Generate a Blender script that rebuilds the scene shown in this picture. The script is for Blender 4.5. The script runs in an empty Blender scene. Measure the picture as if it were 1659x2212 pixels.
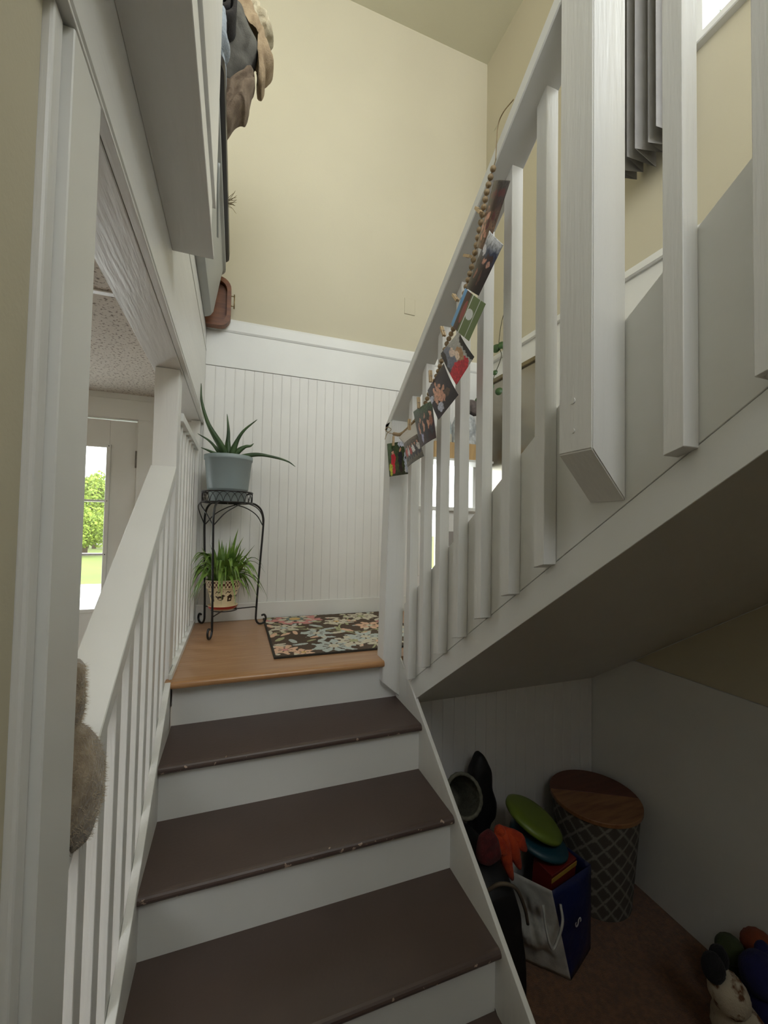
import bpy, bmesh, math, random
import numpy as np
from mathutils import Vector, Matrix, noise
random.seed(7); rng = np.random.RandomState(7)
scene = bpy.context.scene
COL = scene.collection
PI = math.pi

# ------------------------------------------------------------------ camera
CAM = Vector((0.2184, -1.7918, 0.6201))
RT = Vector((0.93991918, -0.34087554, 0.01886294)); UP = Vector((-0.02853886, -0.0233931, 0.99931892)); FW = Vector((0.34020211, 0.93981734, 0.03171582))
cd = bpy.data.cameras.new('camera'); cam = bpy.data.objects.new('camera', cd); COL.objects.link(cam)
cam.matrix_world = Matrix(((RT.x, UP.x, -FW.x, CAM.x), (RT.y, UP.y, -FW.y, CAM.y), (RT.z, UP.z, -FW.z, CAM.z), (0, 0, 0, 1)))
cd.sensor_fit = 'HORIZONTAL'; cd.sensor_width = 36.0; cd.lens = 36.0 * 880.786 / 1659.0
cd.clip_start = 0.02; cd.clip_end = 300
scene.camera = cam

# ------------------------------------------------------------------ sky, light, exposure
world = bpy.data.worlds.new('sky'); scene.world = world; world.use_nodes = True
wn = world.node_tree.nodes; bgn = wn['Background']
bgn.inputs[0].default_value = (0.93, 0.97, 1.0, 1); bgn.inputs[1].default_value = 4.2
scene.view_settings.view_transform = 'Standard'; scene.view_settings.look = 'None'
scene.view_settings.exposure = 0.98; scene.view_settings.gamma = 1.0
scene.view_settings.use_curve_mapping = False
scene.cycles.use_denoising = True
scene.cycles.max_bounces = 10; scene.cycles.diffuse_bounces = 6
scene.cycles.sample_clamp_indirect = 4.0

def area(name, loc, target, sx, sy, power, col=(1, 1, 1), portal=False):
    l = bpy.data.lights.new(name, 'AREA'); l.shape = 'RECTANGLE'; l.size = sx; l.size_y = sy
    l.energy = power; l.color = col
    if portal: l.cycles.is_portal = True
    o = bpy.data.objects.new(name, l); COL.objects.link(o); o.location = loc
    d = Vector(target) - Vector(loc); o.rotation_euler = d.to_track_quat('-Z', 'Y').to_euler()
    return o
# daylight only: each opening of the house is a portal that samples the sky behind it (a portal gives no light of its own)
area('upstairs_window_rear_offscreen', (0.6, -4.35, 3.1), (0.6, 0, 3.1), 2.8, 2.2, 1, portal=True)
area('stair_window_right_offscreen', (2.2, -1.25, 3.35), (0, -1.25, 3.35), 1.5, 1.2, 1, portal=True)
area('entry_door_portal', (-0.76, 1.12, 0.57), (-0.76, 0, 0.57), 0.6, 1.0, 1, portal=True)
area('landing_window_portal', (1.75, 1.12, 0.75), (1.75, 0, 0.75), 0.5, 0.9, 1, portal=True)
# ------------------------------------------------------------------ helpers
def newmesh(name, verts, faces, mat=None, parent=None, smooth=False):
    me = bpy.data.meshes.new(name); me.from_pydata([tuple(v) for v in verts], [], faces); me.update()
    if smooth:
        for p in me.polygons: p.use_smooth = True
    if mat: me.materials.append(mat)
    o = bpy.data.objects.new(name, me); COL.objects.link(o)
    if parent: o.parent = parent
    return o
def frombm(name, bm, mat=None, parent=None, smooth=False):
    me = bpy.data.meshes.new(name); bm.to_mesh(me); bm.free()
    if smooth:
        for p in me.polygons: p.use_smooth = True
    if mat: me.materials.append(mat)
    o = bpy.data.objects.new(name, me); COL.objects.link(o)
    if parent: o.parent = parent
    return o
def box(name, x0, x1, y0, y1, z0, z1, mat, parent=None, bev=0.0, seg=1):
    bm = bmesh.new()
    c = ((x0 + x1) / 2, (y0 + y1) / 2, (z0 + z1) / 2)
    bmesh.ops.create_cube(bm, size=1.0, matrix=Matrix.Translation(c) @ Matrix.Diagonal((abs(x1 - x0), abs(y1 - y0), abs(z1 - z0), 1)))
    if bev > 0:
        bmesh.ops.bevel(bm, geom=list(bm.edges), offset=bev, segments=seg, affect='EDGES', profile=0.5)
    return frombm(name, bm, mat, parent)
def prism(name, prof, axis, a0, a1, mat, parent=None, bev=0.0, smooth=False):
    """closed 2-D profile extruded along an axis: 'x' uses (y,z), 'y' uses (x,z), 'z' uses (x,y)"""
    n = len(prof); V = []
    for a in (a0, a1):
        for p, q in prof:
            V.append((a, p, q) if axis == 'x' else (p, a, q) if axis == 'y' else (p, q, a))
    bm = bmesh.new(); vs = [bm.verts.new(v) for v in V]
    bm.faces.new(vs[:n]); bm.faces.new(vs[n:][::-1])
    for i in range(n):
        j = (i + 1) % n; bm.faces.new((vs[i], vs[i + n], vs[j + n], vs[j]))
    bmesh.ops.recalc_face_normals(bm, faces=bm.faces)
    if bev > 0: bmesh.ops.bevel(bm, geom=list(bm.edges), offset=bev, segments=1, affect='EDGES')
    return frombm(name, bm, mat, parent, smooth)
def tube_data(pts, rad, seg=8, cap=True):
    pts = [Vector(p) for p in pts]; n = len(pts)
    if not hasattr(rad, '__len__'): rad = [rad] * n
    V = []; F = []; up = None
    for i, p in enumerate(pts):
        t = (pts[min(i + 1, n - 1)] - pts[max(i - 1, 0)]).normalized()
        if up is None:
            up = Vector((0, 0, 1)) if abs(t.z) < 0.9 else Vector((1, 0, 0))
        a = t.cross(up);  a = a.normalized() if a.length > 1e-6 else t.orthogonal().normalized()
        b = a.cross(t).normalized(); up = b
        for k in range(seg):
            an = 2 * PI * k / seg
            V.append(p + (a * math.cos(an) + b * math.sin(an)) * rad[i])
    for i in range(n - 1):
        for k in range(seg):
            k2 = (k + 1) % seg
            F.append((i * seg + k, i * seg + k2, (i + 1) * seg + k2, (i + 1) * seg + k))
    if cap:
        F.append(tuple(range(seg))[::-1]); F.append(tuple((n - 1) * seg + k for k in range(seg)))
    return V, F
def tube(name, pts, rad, mat, parent=None, seg=8):
    V, F = tube_data(pts, rad, seg); return newmesh(name, V, F, mat, parent, True)
def lathe(name, prof, c, mat, parent=None, seg=48, colfn=None):
    V = []; F = []; m = len(prof)
    for k in range(seg):
        a = 2 * PI * k / seg
        for r, z in prof: V.append((c[0] + r * math.cos(a), c[1] + r * math.sin(a), c[2] + z))
    for k in range(seg):
        k2 = (k + 1) % seg
        for i in range(m - 1): F.append((k * m + i, k2 * m + i, k2 * m + i + 1, k * m + i + 1))
    o = newmesh(name, V, F, mat, parent, True)
    if colfn:
        setcol(o, [colfn(k / seg, i / (m - 1.0)) for k in range(seg) for i in range(m)])
    return o
def setcol(o, cols):
    at = o.data.color_attributes.new('Col', 'FLOAT_COLOR', 'POINT')
    arr = np.ones((len(o.data.vertices), 4), np.float32); arr[:, :3] = np.array(cols)[:, :3]
    at.data.foreach_set('color', arr.ravel())
def empty(name, loc=(0, 0, 0)):
    e = bpy.data.objects.new(name, None); e.empty_display_size = 0.05; COL.objects.link(e); e.location = loc; return e
def tag(o, label=None, cat=None, group=None, kind=None):
    if label: o['label'] = label
    if cat: o['category'] = cat
    if group: o['group'] = group
    if kind: o['kind'] = kind
    return o
def adopt(root):
    """children were built in world coordinates: keep them there"""
    bpy.context.view_layer.update()
    inv = root.matrix_world.inverted()
    for ch in root.children: ch.matrix_parent_inverse = inv
def crv(pts, n=12):
    """Catmull-Rom through the points"""
    P = [Vector(p) for p in pts]; P = [P[0] * 2 - P[1]] + P + [P[-1] * 2 - P[-2]]; out = []
    for i in range(1, len(P) - 2):
        for k in range(n):
            t = k / n
            out.append(0.5 * ((2 * P[i]) + (P[i + 1] - P[i - 1]) * t + (2 * P[i - 1] - 5 * P[i] + 4 * P[i + 1] - P[i + 2]) * t * t + (3 * P[i] - P[i - 1] - 3 * P[i + 1] + P[i + 2]) * t ** 3))
    out.append(P[-2]); return out

# ------------------------------------------------------------------ materials
def srgb(r, g, b):
    f = lambda c: (c / 255 / 12.92) if c / 255 <= 0.04045 else ((c / 255 + 0.055) / 1.055) ** 2.4
    return (f(r), f(g), f(b))
def mat(name, col, rough=0.5, var=0.06, scale=6.0, bump=0.0, bscale=60.0, stretch=(1, 1, 1), metal=0.0, spec=0.5, col2=None, ramp=(0.35, 0.65), trans=0.0, sheen=0.0):
    m = bpy.data.materials.new(name); m.use_nodes = True; nt = m.node_tree; N = nt.nodes; L = nt.links
    b = N['Principled BSDF']; b.inputs['Roughness'].default_value = rough; b.inputs['Metallic'].default_value = metal
    b.inputs['Specular IOR Level'].default_value = spec
    tc = N.new('ShaderNodeTexCoord'); mp = N.new('ShaderNodeMapping'); mp.inputs['Scale'].default_value = stretch
    L.new(tc.outputs['Object'], mp.inputs['Vector'])
    nz = N.new('ShaderNodeTexNoise'); nz.inputs['Scale'].default_value = scale; nz.inputs['Detail'].default_value = 5
    L.new(mp.outputs[0], nz.inputs['Vector'])
    rp = N.new('ShaderNodeValToRGB'); rp.color_ramp.elements[0].position = ramp[0]; rp.color_ramp.elements[1].position = ramp[1]
    c2 = col2 if col2 else tuple(c * (1 - var) for c in col)
    rp.color_ramp.elements[0].color = (*c2, 1); rp.color_ramp.elements[1].color = (*col, 1)
    L.new(nz.outputs[0], rp.inputs[0]); L.new(rp.outputs[0], b.inputs['Base Color'])
    if bump > 0:
        n2 = N.new('ShaderNodeTexNoise'); n2.inputs['Scale'].default_value = bscale; n2.inputs['Detail'].default_value = 4
        L.new(mp.outputs[0], n2.inputs['Vector'])
        bp = N.new('ShaderNodeBump'); bp.inputs['Strength'].default_value = bump; bp.inputs['Distance'].default_value = 0.004
        L.new(n2.outputs[0], bp.inputs['Height']); L.new(bp.outputs[0], b.inputs['Normal'])
    if trans > 0: b.inputs['Transmission Weight'].default_value = trans
    if sheen > 0: b.inputs['Sheen Weight'].default_value = sheen
    return m
def printmat(name, rough=0.35, bump=0.0, bscale=300):
    m = bpy.data.materials.new(name); m.use_nodes = True; nt = m.node_tree; N = nt.nodes; L = nt.links
    b = N['Principled BSDF']; b.inputs['Roughness'].default_value = rough
    a = N.new('ShaderNodeVertexColor'); a.layer_name = 'Col'; L.new(a.outputs[0], b.inputs['Base Color'])
    if bump > 0:
        n2 = N.new('ShaderNodeTexNoise'); n2.inputs['Scale'].default_value = bscale
        tc = N.new('ShaderNodeTexCoord'); L.new(tc.outputs['Object'], n2.inputs['Vector'])
        bp = N.new('ShaderNodeBump'); bp.inputs['Strength'].default_value = bump; bp.inputs['Distance'].default_value = 0.004
        L.new(n2.outputs[0], bp.inputs['Height']); L.new(bp.outputs[0], b.inputs['Normal'])
    return m
M = {}
M['white'] = mat('white_paint', (0.74, 0.74, 0.71), 0.42, 0.05, 3, 0.10, 40)
M['white_grain'] = mat('white_painted_lumber', (0.75, 0.745, 0.72), 0.40, 0.05, 5, 0.35, 28, (3, 3, 0.25))
M['white_grain_y'] = mat('white_painted_beam', (0.75, 0.745, 0.72), 0.36, 0.05, 5, 0.4, 28, (3, 0.25, 3))
M['bead'] = mat('white_beadboard_paint', (0.76, 0.75, 0.72), 0.45, 0.04, 4, 0.06, 60)
M['yellow'] = mat('pale_yellow_wall_paint', (0.545, 0.50, 0.37), 0.75, 0.05, 1.3, 0.10, 160)
M['ceil'] = mat('flat_ceiling_paint', (0.62, 0.60, 0.46), 0.85, 0.04, 2, 0.15, 180)
M['iron'] = mat('black_wrought_iron', (0.010, 0.008, 0.008), 0.38, 0.3, 30, 0.1, 120)
M['oak'] = mat('oak_floor_boards', (0.45, 0.265, 0.145), 0.30, 0.2, 9, 0.05, 80, (0.35, 6, 6), col2=(0.38, 0.205, 0.105))
M['oaknose'] = mat('oak_nosing', (0.46, 0.25, 0.11), 0.3, 0.2, 9, 0.05, 80, (0.5, 8, 8), col2=(0.38, 0.19, 0.08))
M['carpet'] = mat('rust_brown_carpet', (0.19, 0.078, 0.026), 0.95, 0.4, 60, 0.9, 350, sheen=0.3)
M['glass'] = mat('window_glass', (1, 1, 1), 0.02, 0, 1)
# thin architectural glass
def thin_glass():
    m = bpy.data.materials.new('clear_pane'); m.use_nodes = True; nt = m.node_tree; N = nt.nodes; L = nt.links
    N.remove(N['Principled BSDF']); t = N.new('ShaderNodeBsdfTransparent'); g = N.new('ShaderNodeBsdfGlossy'); g.inputs['Roughness'].default_value = 0.05
    t.inputs[0].default_value = (0.97, 0.98, 0.97, 1)
    mx = N.new('ShaderNodeMixShader'); mx.inputs[0].default_value = 0.05
    L.new(t.outputs[0], mx.inputs[1]); L.new(g.outputs[0], mx.inputs[2]); L.new(mx.outputs[0], N['Material Output'].inputs[0]); return m
M['pane'] = thin_glass()
# brown tread paint with worn chips close to the nosing (object space: nosing at local y = 0)
def tread_mat():
    m = mat('brown_tread_paint', (0.088, 0.060, 0.051), 0.42, 0.12, 5, 0.12, 90)
    nt = m.node_tree; N = nt.nodes; L = nt.links; b = N['Principled BSDF']
    old = b.inputs['Base Color'].links[0].from_socket
    tc = N.new('ShaderNodeTexCoord'); sp = N.new('ShaderNodeSeparateXYZ'); L.new(tc.outputs['Object'], sp.inputs[0])
    nz = N.new('ShaderNodeTexNoise'); nz.noise_dimensions = '4D'; oi = N.new('ShaderNodeObjectInfo'); ml = N.new('ShaderNodeMath'); ml.operation = 'MULTIPLY'; ml.inputs[1].default_value = 37.0; L.new(oi.outputs['Random'], ml.inputs[0]); L.new(ml.outputs[0], nz.inputs['W']); nz.inputs['Scale'].default_value = 38; nz.inputs['Detail'].default_value = 6; L.new(tc.outputs['Object'], nz.inputs['Vector'])
    mr = N.new('ShaderNodeMapRange'); mr.inputs[1].default_value = 0.0; mr.inputs[2].default_value = 0.03; mr.inputs[3].default_value = 0.0; mr.inputs[4].default_value = 0.25
    L.new(sp.outputs[1], mr.inputs[0])
    th = N.new('ShaderNodeMath'); th.operation = 'SUBTRACT'; L.new(nz.outputs[0], th.inputs[0]); L.new(mr.outputs[0], th.inputs[1])
    gt = N.new('ShaderNodeMath'); gt.operation = 'GREATER_THAN'; gt.inputs[1].default_value = 0.62; L.new(th.outputs[0], gt.inputs[0])
    mx = N.new('ShaderNodeMix'); mx.data_type = 'RGBA'; L.new(gt.outputs[0], mx.inputs[0]); L.new(old, mx.inputs[6]); mx.inputs[7].default_value = (0.42, 0.31, 0.24, 1)
    L.new(mx.outputs[2], b.inputs['Base Color']); return m
M['tread'] = tread_mat()
def tile_mat():
    m = mat('speckled_acoustic_tile', (0.66, 0.61, 0.54), 0.9, 0.05, 3, 0.3, 120)
    nt = m.node_tree; N = nt.nodes; L = nt.links; b = N['Principled BSDF']; old = b.inputs['Base Color'].links[0].from_socket
    tc = N.new('ShaderNodeTexCoord'); nz = N.new('ShaderNodeTexNoise'); nz.inputs['Scale'].default_value = 85; nz.inputs['Detail'].default_value = 2; L.new(tc.outputs['Object'], nz.inputs['Vector'])
    gt = N.new('ShaderNodeMapRange'); gt.inputs[1].default_value = 0.56; gt.inputs[2].default_value = 0.66; L.new(nz.outputs[0], gt.inputs[0])
    mx = N.new('ShaderNodeMix'); mx.data_type = 'RGBA'; L.new(gt.outputs[0], mx.inputs[0]); L.new(old, mx.inputs[6]); mx.inputs[7].default_value = (0.24, 0.20, 0.165, 1)
    L.new(mx.outputs[2], b.inputs['Base Color']); return m
M['tile'] = tile_mat()
M['print'] = printmat('glossy_photo_print', 0.3)
M['rug'] = printmat('woven_floral_pile', 0.95, 0.5, 320)
M['glaze'] = printmat('glazed_painted_pottery', 0.3)

# ------------------------------------------------------------------ dimensions (metres, z = 0 at the landing)
D = 0.978; XR = 2.05; WX = 0.01; S = 0.959; W = 0.953; ZF = -1.06; R = 0.19; T = 0.267; NO = 0.03
ZC = 4.41; SLOPE = 0.698
def ub(y): return -0.111 + SLOPE * (-0.196 - y)        # underside line of the upper flight

# ------------------------------------------------------------------ the shell
def struct(o): o['kind'] = 'structure'; return o
# lower floor (carpet) and landing floor
floor = struct(box('floor', -3.0, XR, -4.4, D, ZF - 0.1, ZF, M['carpet']))
landing = struct(empty('floor_landing'))
yy = [0.012, 0.205, 0.4, 0.595, 0.79, D - 0.012]
for i in range(5):
    box('floor_board', 0.0, XR, yy[i], yy[i + 1] - 0.0008, -0.02, 0.0, M['oak'], landing, 0.0006)
prof = [(0.012, 0.0), (0.012, -0.028), (-0.02, -0.028)] + [(-0.02 - 0.014 * math.sin(a), -0.014 - 0.014 * math.cos(a)) for a in np.linspace(0, PI, 9)]
prism('nosing', prof, 'x', -0.022, 0.872, M['oaknose'], landing)
box('subfloor', 0.0, XR, 0.055, D, -0.16, -0.0205, M['white'], landing)
# back wall: yellow upper part, frieze, cap, beadboard planks, around the landing window
wb = struct(empty('wall_back'))
box('upper_wall', -1.2, XR + 0.15, D, D + 0.12, 1.92, ZC, M['yellow'], wb)
box('frieze_board', WX, XR, D - 0.014, D, 1.606, 1.83, M['white'], wb, 0.0015)
prism('wainscot_cap', [(D, 1.83), (D - 0.016, 1.83), (D - 0.022, 1.842), (D - 0.022, 1.90), (D - 0.016, 1.915), (D, 1.922)], 'x', WX, XR, M['white'], wb)
box('backing', WX + 0.02, 1.49, D, D + 0.12, -0.3, 1.92, M['bead'], wb)
box('backing', 1.98, XR + 0.15, D, D + 0.12, -0.3, 1.92, M['bead'], wb)
box('backing', 1.49, 1.98, D, D + 0.12, 1.14, 1.92, M['bead'], wb)
box('backing', 1.49, 1.98, D, D + 0.12, -0.3, 0.27, M['bead'], wb)
px = WX
while px < XR - 0.01:
    x1 = min(px + 0.0585, XR)
    segs = [(0.0, 1.604)] if (x1 < 1.46 or px > 1.985) else ([(1.165, 1.604)] + [(0.0, 0.245)])
    for z0, z1 in segs:
        box('plank', px + 0.0003, x1 - 0.0003, D - 0.009, D, z0, z1, M['bead'], wb, 0.0012)
        if z1 - z0 > 1: box('bead', px + 0.006, px + 0.0085, D - 0.0098, D - 0.008, z0, z1, M['bead'], wb, 0.0006)
    px += 0.0585
bb = struct(box('baseboard_back', 0.0, XR, D - 0.026, D - 0.012, 0.0, 0.108, M['white'], None, 0.003))
# left wall above the beam, and the ledge on top of it
wl = struct(empty('wall_left'))
box('wall_face', -0.10, WX, -3.4, D, 1.262, 1.826, M['white_grain_y'], wl)
box('ledge', -1.2, WX, -3.4, D, 1.80, 1.826, M['white'], wl)
box('ledge_seam', WX, WX + 0.003, -0.4, D, 1.69, 1.70, M['white'], wl)
loft = struct(box('wall_loft_bounce', -1.32, -1.2, -3.4, D, 1.38, ZC, M['yellow']))  # unseen wall across the loft, added to bounce light
# beam over the opening to the entry: body, bright lower lip, reveal
beam = struct(empty('trim_1'))
box('beam_body', -0.115, -0.006, -3.4, D, 1.235, 1.36, M['white_grain_y'], beam, 0.002)
box('beam_lip', -0.004, 0.013, -3.4, D, 1.235, 1.242, M['white_grain_y'], beam, 0.001)
box('beam_reveal', -0.006, 0.003, -3.4, D, 1.242, 1.262, M['white_grain_y'], beam)
# shelf box that projects over the stairs
sb = struct(empty('trim_2'))
box('shelf_board', WX, 0.128, -3.2, -0.405, 1.454, 1.468, M['white_grain_y'], sb, 0.0015)
box('lower_fascia', WX, 0.120, -3.2, -0.43, 1.468, 1.62, M['white_grain_y'], sb, 0.0015)
box('upper_fascia', WX, 0.128, -3.2, -0.385, 1.634, 2.6, M['white_grain_y'], sb, 0.0015)
box('reveal', WX, 0.112, -3.2, -0.40, 1.62, 1.634, M['white_grain_y'], sb)
# near left wall with the opening's casing
wn_ = struct(empty('wall_near'))
box('wall_face', -0.16, -0.010, -4.4, -1.2255, ZF, 1.235, M['yellow'], wn_)
box('wall_top', -0.16, -0.010, -4.4, -1.2255, 1.235, 1.46, M['yellow'], wn_)
cas = struct(empty('trim_3'))
box('casing_board', -0.10, 0.012, -1.196, -1.092, ZF, 1.233, M['white'], cas, 0.0015)
box('jamb_strip', -0.10, 0.001, -1.225, -1.197, ZF, 1.233, M['white_grain'], cas, 0.004, 2)
# right wall
wr = struct(empty('wall_right'))
TK = 0.15
box('upper_wall', XR, XR + TK, -0.62, D, 1.915, ZC, M['yellow'], wr)
box('upper_wall', XR, XR + TK, -4.4, -0.62, 1.915, 2.735, M['yellow'], wr)
box('upper_wall', XR, XR + TK, -4.4, -1.95, 2.735, ZC, M['yellow'], wr)
box('upper_wall', XR, XR + TK, -1.95, -0.62, 3.98, ZC, M['yellow'], wr)
yk_ = -0.3395
prism('lower_wall', [(D, -0.011), (D, 1.915), (-4.4, 1.915), (-4.4, ub(-2.94)), (-2.94, ub(-2.94)), (yk_, ub(yk_)), (yk_, -0.011)], 'x', XR, XR + TK, M['white'], wr)
prism('under_stair_wall', [(yk_, -0.011), (yk_, ub(yk_)), (-2.94, ub(-2.94)), (-4.4, ub(-2.94)), (-4.4, -0.011)], 'x', XR - 0.0045, XR + TK, M['yellow'], wr)
box('nook_panel', XR - 0.0046, XR + TK, -4.4, D, ZF, -0.014, M['white'], wr, 0.002)
prism('chair_rail', [(XR, 1.88), (XR - 0.012, 1.88), (XR - 0.020, 1.888), (XR - 0.020, 1.912), (XR - 0.008, 1.918), (XR - 0.008, 1.93), (XR, 1.93)], 'y', -1.3, D - 0.022, M['white'], wr)
# ceilings
ceiling = struct(box('ceiling', -1.32, XR + TK, -4.4, D + 0.12, ZC, ZC + 0.1, M['ceil']))
ceil2 = struct(empty('ceiling_entry'))
for i, (a, b) in enumerate(((D - 1.22, D), (-0.85, -0.255), (-1.46, -0.862), (-2.1, -1.472))):
    for k in range(5):
        box('ceiling_tile', -0.118 - 0.61 * (k + 1), -0.122 - 0.61 * k, a + 0.008, b, 1.365, 1.38, M['tile'], ceil2)
for yb in (D - 1.22, -0.858, -1.467):
    box('grid_bar', -3.0, -0.118, yb - 0.012, yb + 0.012, 1.359, 1.364, M['white'], ceil2)
# entry room shell beyond the left railing
we = struct(empty('wall_entry'))
box('wall_face', -0.335, WX + 0.02, D, D + 0.12, ZF, 1.92, M['white'], we)
box('wall_face', -1.2, -0.335, D, D + 0.12, 1.212, 1.92, M['white'], we)
box('wall_face', WX + 0.02, XR + 0.15, D, D + 0.12, ZF, -0.3, M['white'], we)
box('wall_face', -3.0, -1.19, D, D + 0.12, ZF, 1.92, M['white'], we)
box('wall_side', -3.12, -3.0, -4.4, D, ZF, 1.40, M['white'], we)
wrear = struct(box('wall_rear', -3.0, XR, -4.52, -4.4, ZF, 2.0, M['yellow']))
wrs = struct(box('wall_rear_upper', -1.32, -0.8, -4.52, -4.4, 2.0, ZC, M['yellow']))
ufl = struct(box('floor_upper', -1.2, XR, -4.4, -3.4, 1.98, 2.09, M['oak']))

# ------------------------------------------------------------------ nook under the upper flight
nk = struct(empty('wall_nook'))
px = 0.968
while px < XR - 0.02:
    x1 = min(px + 0.0585, XR - 0.007)
    box('plank', px + 0.0003, x1 - 0.0003, -0.09, -0.079, ZF, -0.12, M['bead'], nk, 0.002)
    px += 0.0585
box('backing', 0.967, XR - 0.006, -0.079, -0.02, ZF, -0.165, M['bead'], nk)

# ------------------------------------------------------------------ lower staircase
st = tag(empty('staircase', (0.47, -0.7, ZF)), 'lower flight of white stairs with chipped dark brown painted treads', 'staircase')
prof = [(T + NO - 0.001, 0.0), (T + NO - 0.001, -0.028), (0.016, -0.028)] + [(0.016 - 0.016 * math.sin(a), -0.014 - 0.014 * math.cos(a)) for a in np.linspace(0.15, PI, 9)]
tm = None
for k in range(1, 6):
    y0 = -k * T
    tr = prism('tread', prof, 'x', 0.0, W, M['tread'], st)
    tr.location = (0, y0, -k * R)
    for p in tr.data.polygons: p.use_smooth = False
for k in range(0, 5):
    ry = -k * T + NO
    if k == 0:      # cut round the slanted foot of the newel
        prism('riser', [(0.0, -R - 0.006), (W, -R - 0.006), (W, -0.170), (0.8705, -0.1025), (0.8705, -0.028), (0.0, -0.028)], 'y', ry, ry + 0.018, M['white'], st)
    else:
        box('riser', 0.0, W, ry, ry + 0.018, -(k + 1) * R - 0.006, -k * R - 0.028, M['white'], st)
box('riser', 0.0, W, -5 * T + NO, -5 * T + NO + 0.018, ZF, -5 * R - 0.028, M['white'], st)
def skirt(name, x0, x1, lift, depth, ytop, par, m):
    ye = -5.6 * T
    return prism(name, [(ytop, 0.711 * ytop + lift), (ye, 0.711 * ye + lift), (ye, max(ZF, 0.711 * ye - depth)), (-5.0 * T, ZF + 0.0), (ytop, 0.711 * ytop - depth)], 'x', x0, x1, m, par, 0.0012)
skirt('skirt_board', -0.021, 0.0, 0.02, 0.32, -0.026, st, M['white_grain'])
skirt('skirt_board', W, W + 0.015, 0.022, 0.32, -0.10, st, M['white_grain'])
prism('skirt_cap', [(-0.10, -0.049), (-0.10, -0.45), (0.03, -0.45), (0.03, -0.174), (-0.013, -0.174), (-0.020, 0.006)], 'x', W, S - 0.0003, M['white'], st)
adopt(st)
for o in st.children:
    if o.name.startswith('tread'): pass

# ------------------------------------------------------------------ upper staircase (rises towards the camera side)
us = tag(empty('upper_staircase', (1.5, -0.15, 0)), 'enclosed upper flight of stairs with white panelled side and plain underside', 'staircase')
YE = -3.4
prism('stringer_board', [(-0.135, ub(-0.135)), (YE, ub(YE)), (YE, ub(YE) + 0.092), (-0.135, ub(-0.135) + 0.092)], 'x', S - 0.0, S + 0.016, M['white'], us, 0.001)
prism('side_panel', [(-0.04, ub(-0.04) + 0.0945), (YE, ub(YE) + 0.0945), (YE, ub(YE) + 0.475), (-0.04, ub(-0.04) + 0.475)], 'x', S + 0.001, S + 0.018, M['white'], us, 0.001)
prism('underside', [(-0.075, ub(-0.075) + 0.004), (YE, ub(YE) + 0.004), (YE, ub(YE) + 0.016), (-0.075, ub(-0.075) + 0.016)], 'x', S + 0.014, XR - 0.005, M['white'], us)
TU = R / SLOPE
for k in range(11):
    yk = -0.06 - k * TU
    box('riser', S + 0.019, XR - 0.008, yk - 0.018, yk, k * R, (k + 1) * R - 0.025, M['white'], us)
    box('tread', S + 0.019, XR - 0.008, yk - TU - 0.0, yk + 0.025, (k + 1) * R - 0.025, (k + 1) * R, M['tread'], us, 0.004)
adopt(us)

# ------------------------------------------------------------------ upper railing: newels, balusters, handrail
ur = tag(empty('stair_railing', (0.92, -0.05, -0.15)), 'white railing rising beside the upper flight with square balusters and two thick newels', 'railing')
def skew_post(name, x0, x1, yb0, yb1, yt0, yt1, ztop, zb_left, zb_right, par, m):
    """square post; its foot is cut at a slant from the outer side (x0) to the wall side (x1)"""
    V = [(x0, yb0, zb_left), (x1, yb0, zb_right), (x1, yb1, zb_right), (x0, yb1, zb_left), (x0, yt0, ztop), (x1, yt0, ztop), (x1, yt1, ztop), (x0, yt1, ztop)]
    bm = bmesh.new(); vs = [bm.verts.new(v) for v in V]
    for f in ((0, 3, 2, 1), (4, 5, 6, 7), (0, 1, 5, 4), (1, 2, 6, 5), (2, 3, 7, 6), (3, 0, 4, 7)): bm.faces.new([vs[i] for i in f])
    bmesh.ops.recalc_face_normals(bm, faces=bm.faces)
    bmesh.ops.bevel(bm, geom=list(bm.edges), offset=0.0025, segments=2, affect='EDGES')
    return frombm(name, bm, m, par)
skew_post('newel_post', 0.870, S, -0.014, 0.070, -0.076, 0.010, 1.096, -0.102, -0.175, ur, M['white_grain'])
nw2 = skew_post('newel_post', 0.870, S, -1.183, -1.094, -1.183, -1.094, 2.6, 0.778, 0.677, ur, M['white_grain'])
RZ = lambda y: 1.103 + 0.684 * (-0.07 - y)             # underside of the handrail
rail_prof = lambda ya, yb: [(ya, RZ(ya)), (yb, RZ(yb)), (yb, RZ(yb) + 0.045), (ya, RZ(ya) + 0.045)]
prism('handrail', rail_prof(0.01, -1.0935), 'x', 0.870, S + 0.002, M['white'], ur, 0.003)
prism('handrail', rail_prof(-1.1835, -3.3), 'x', 0.870, S + 0.002, M['white'], ur, 0.003)
by = [-0.186 - 0.1345 * i for i in range(7)] + [-1.323, -1.458, -1.593, -1.728, -1.863]
for i, y0 in enumerate(by):
    prism('baluster', [(y0, ub(y0) + 0.086), (y0 + 0.036, ub(y0 + 0.036) + 0.10), (y0 + 0.036, RZ(y0 + 0.036)), (y0, RZ(y0))], 'x', 0.921, S - 0.0002, M['white_grain'], ur, 0.0012)
# screw heads near the foot of the second newel
for (yy_, zz_, rr) in ((-1.135, 0.885, 0.006), (-1.135, 0.822, 0.005)):
    V, F = tube_data([(0.8702, yy_, zz_), (0.868, yy_, zz_)], rr, 12); newmesh('screw_plug', V, F, M['white'], nw2)
adopt(ur)

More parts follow.
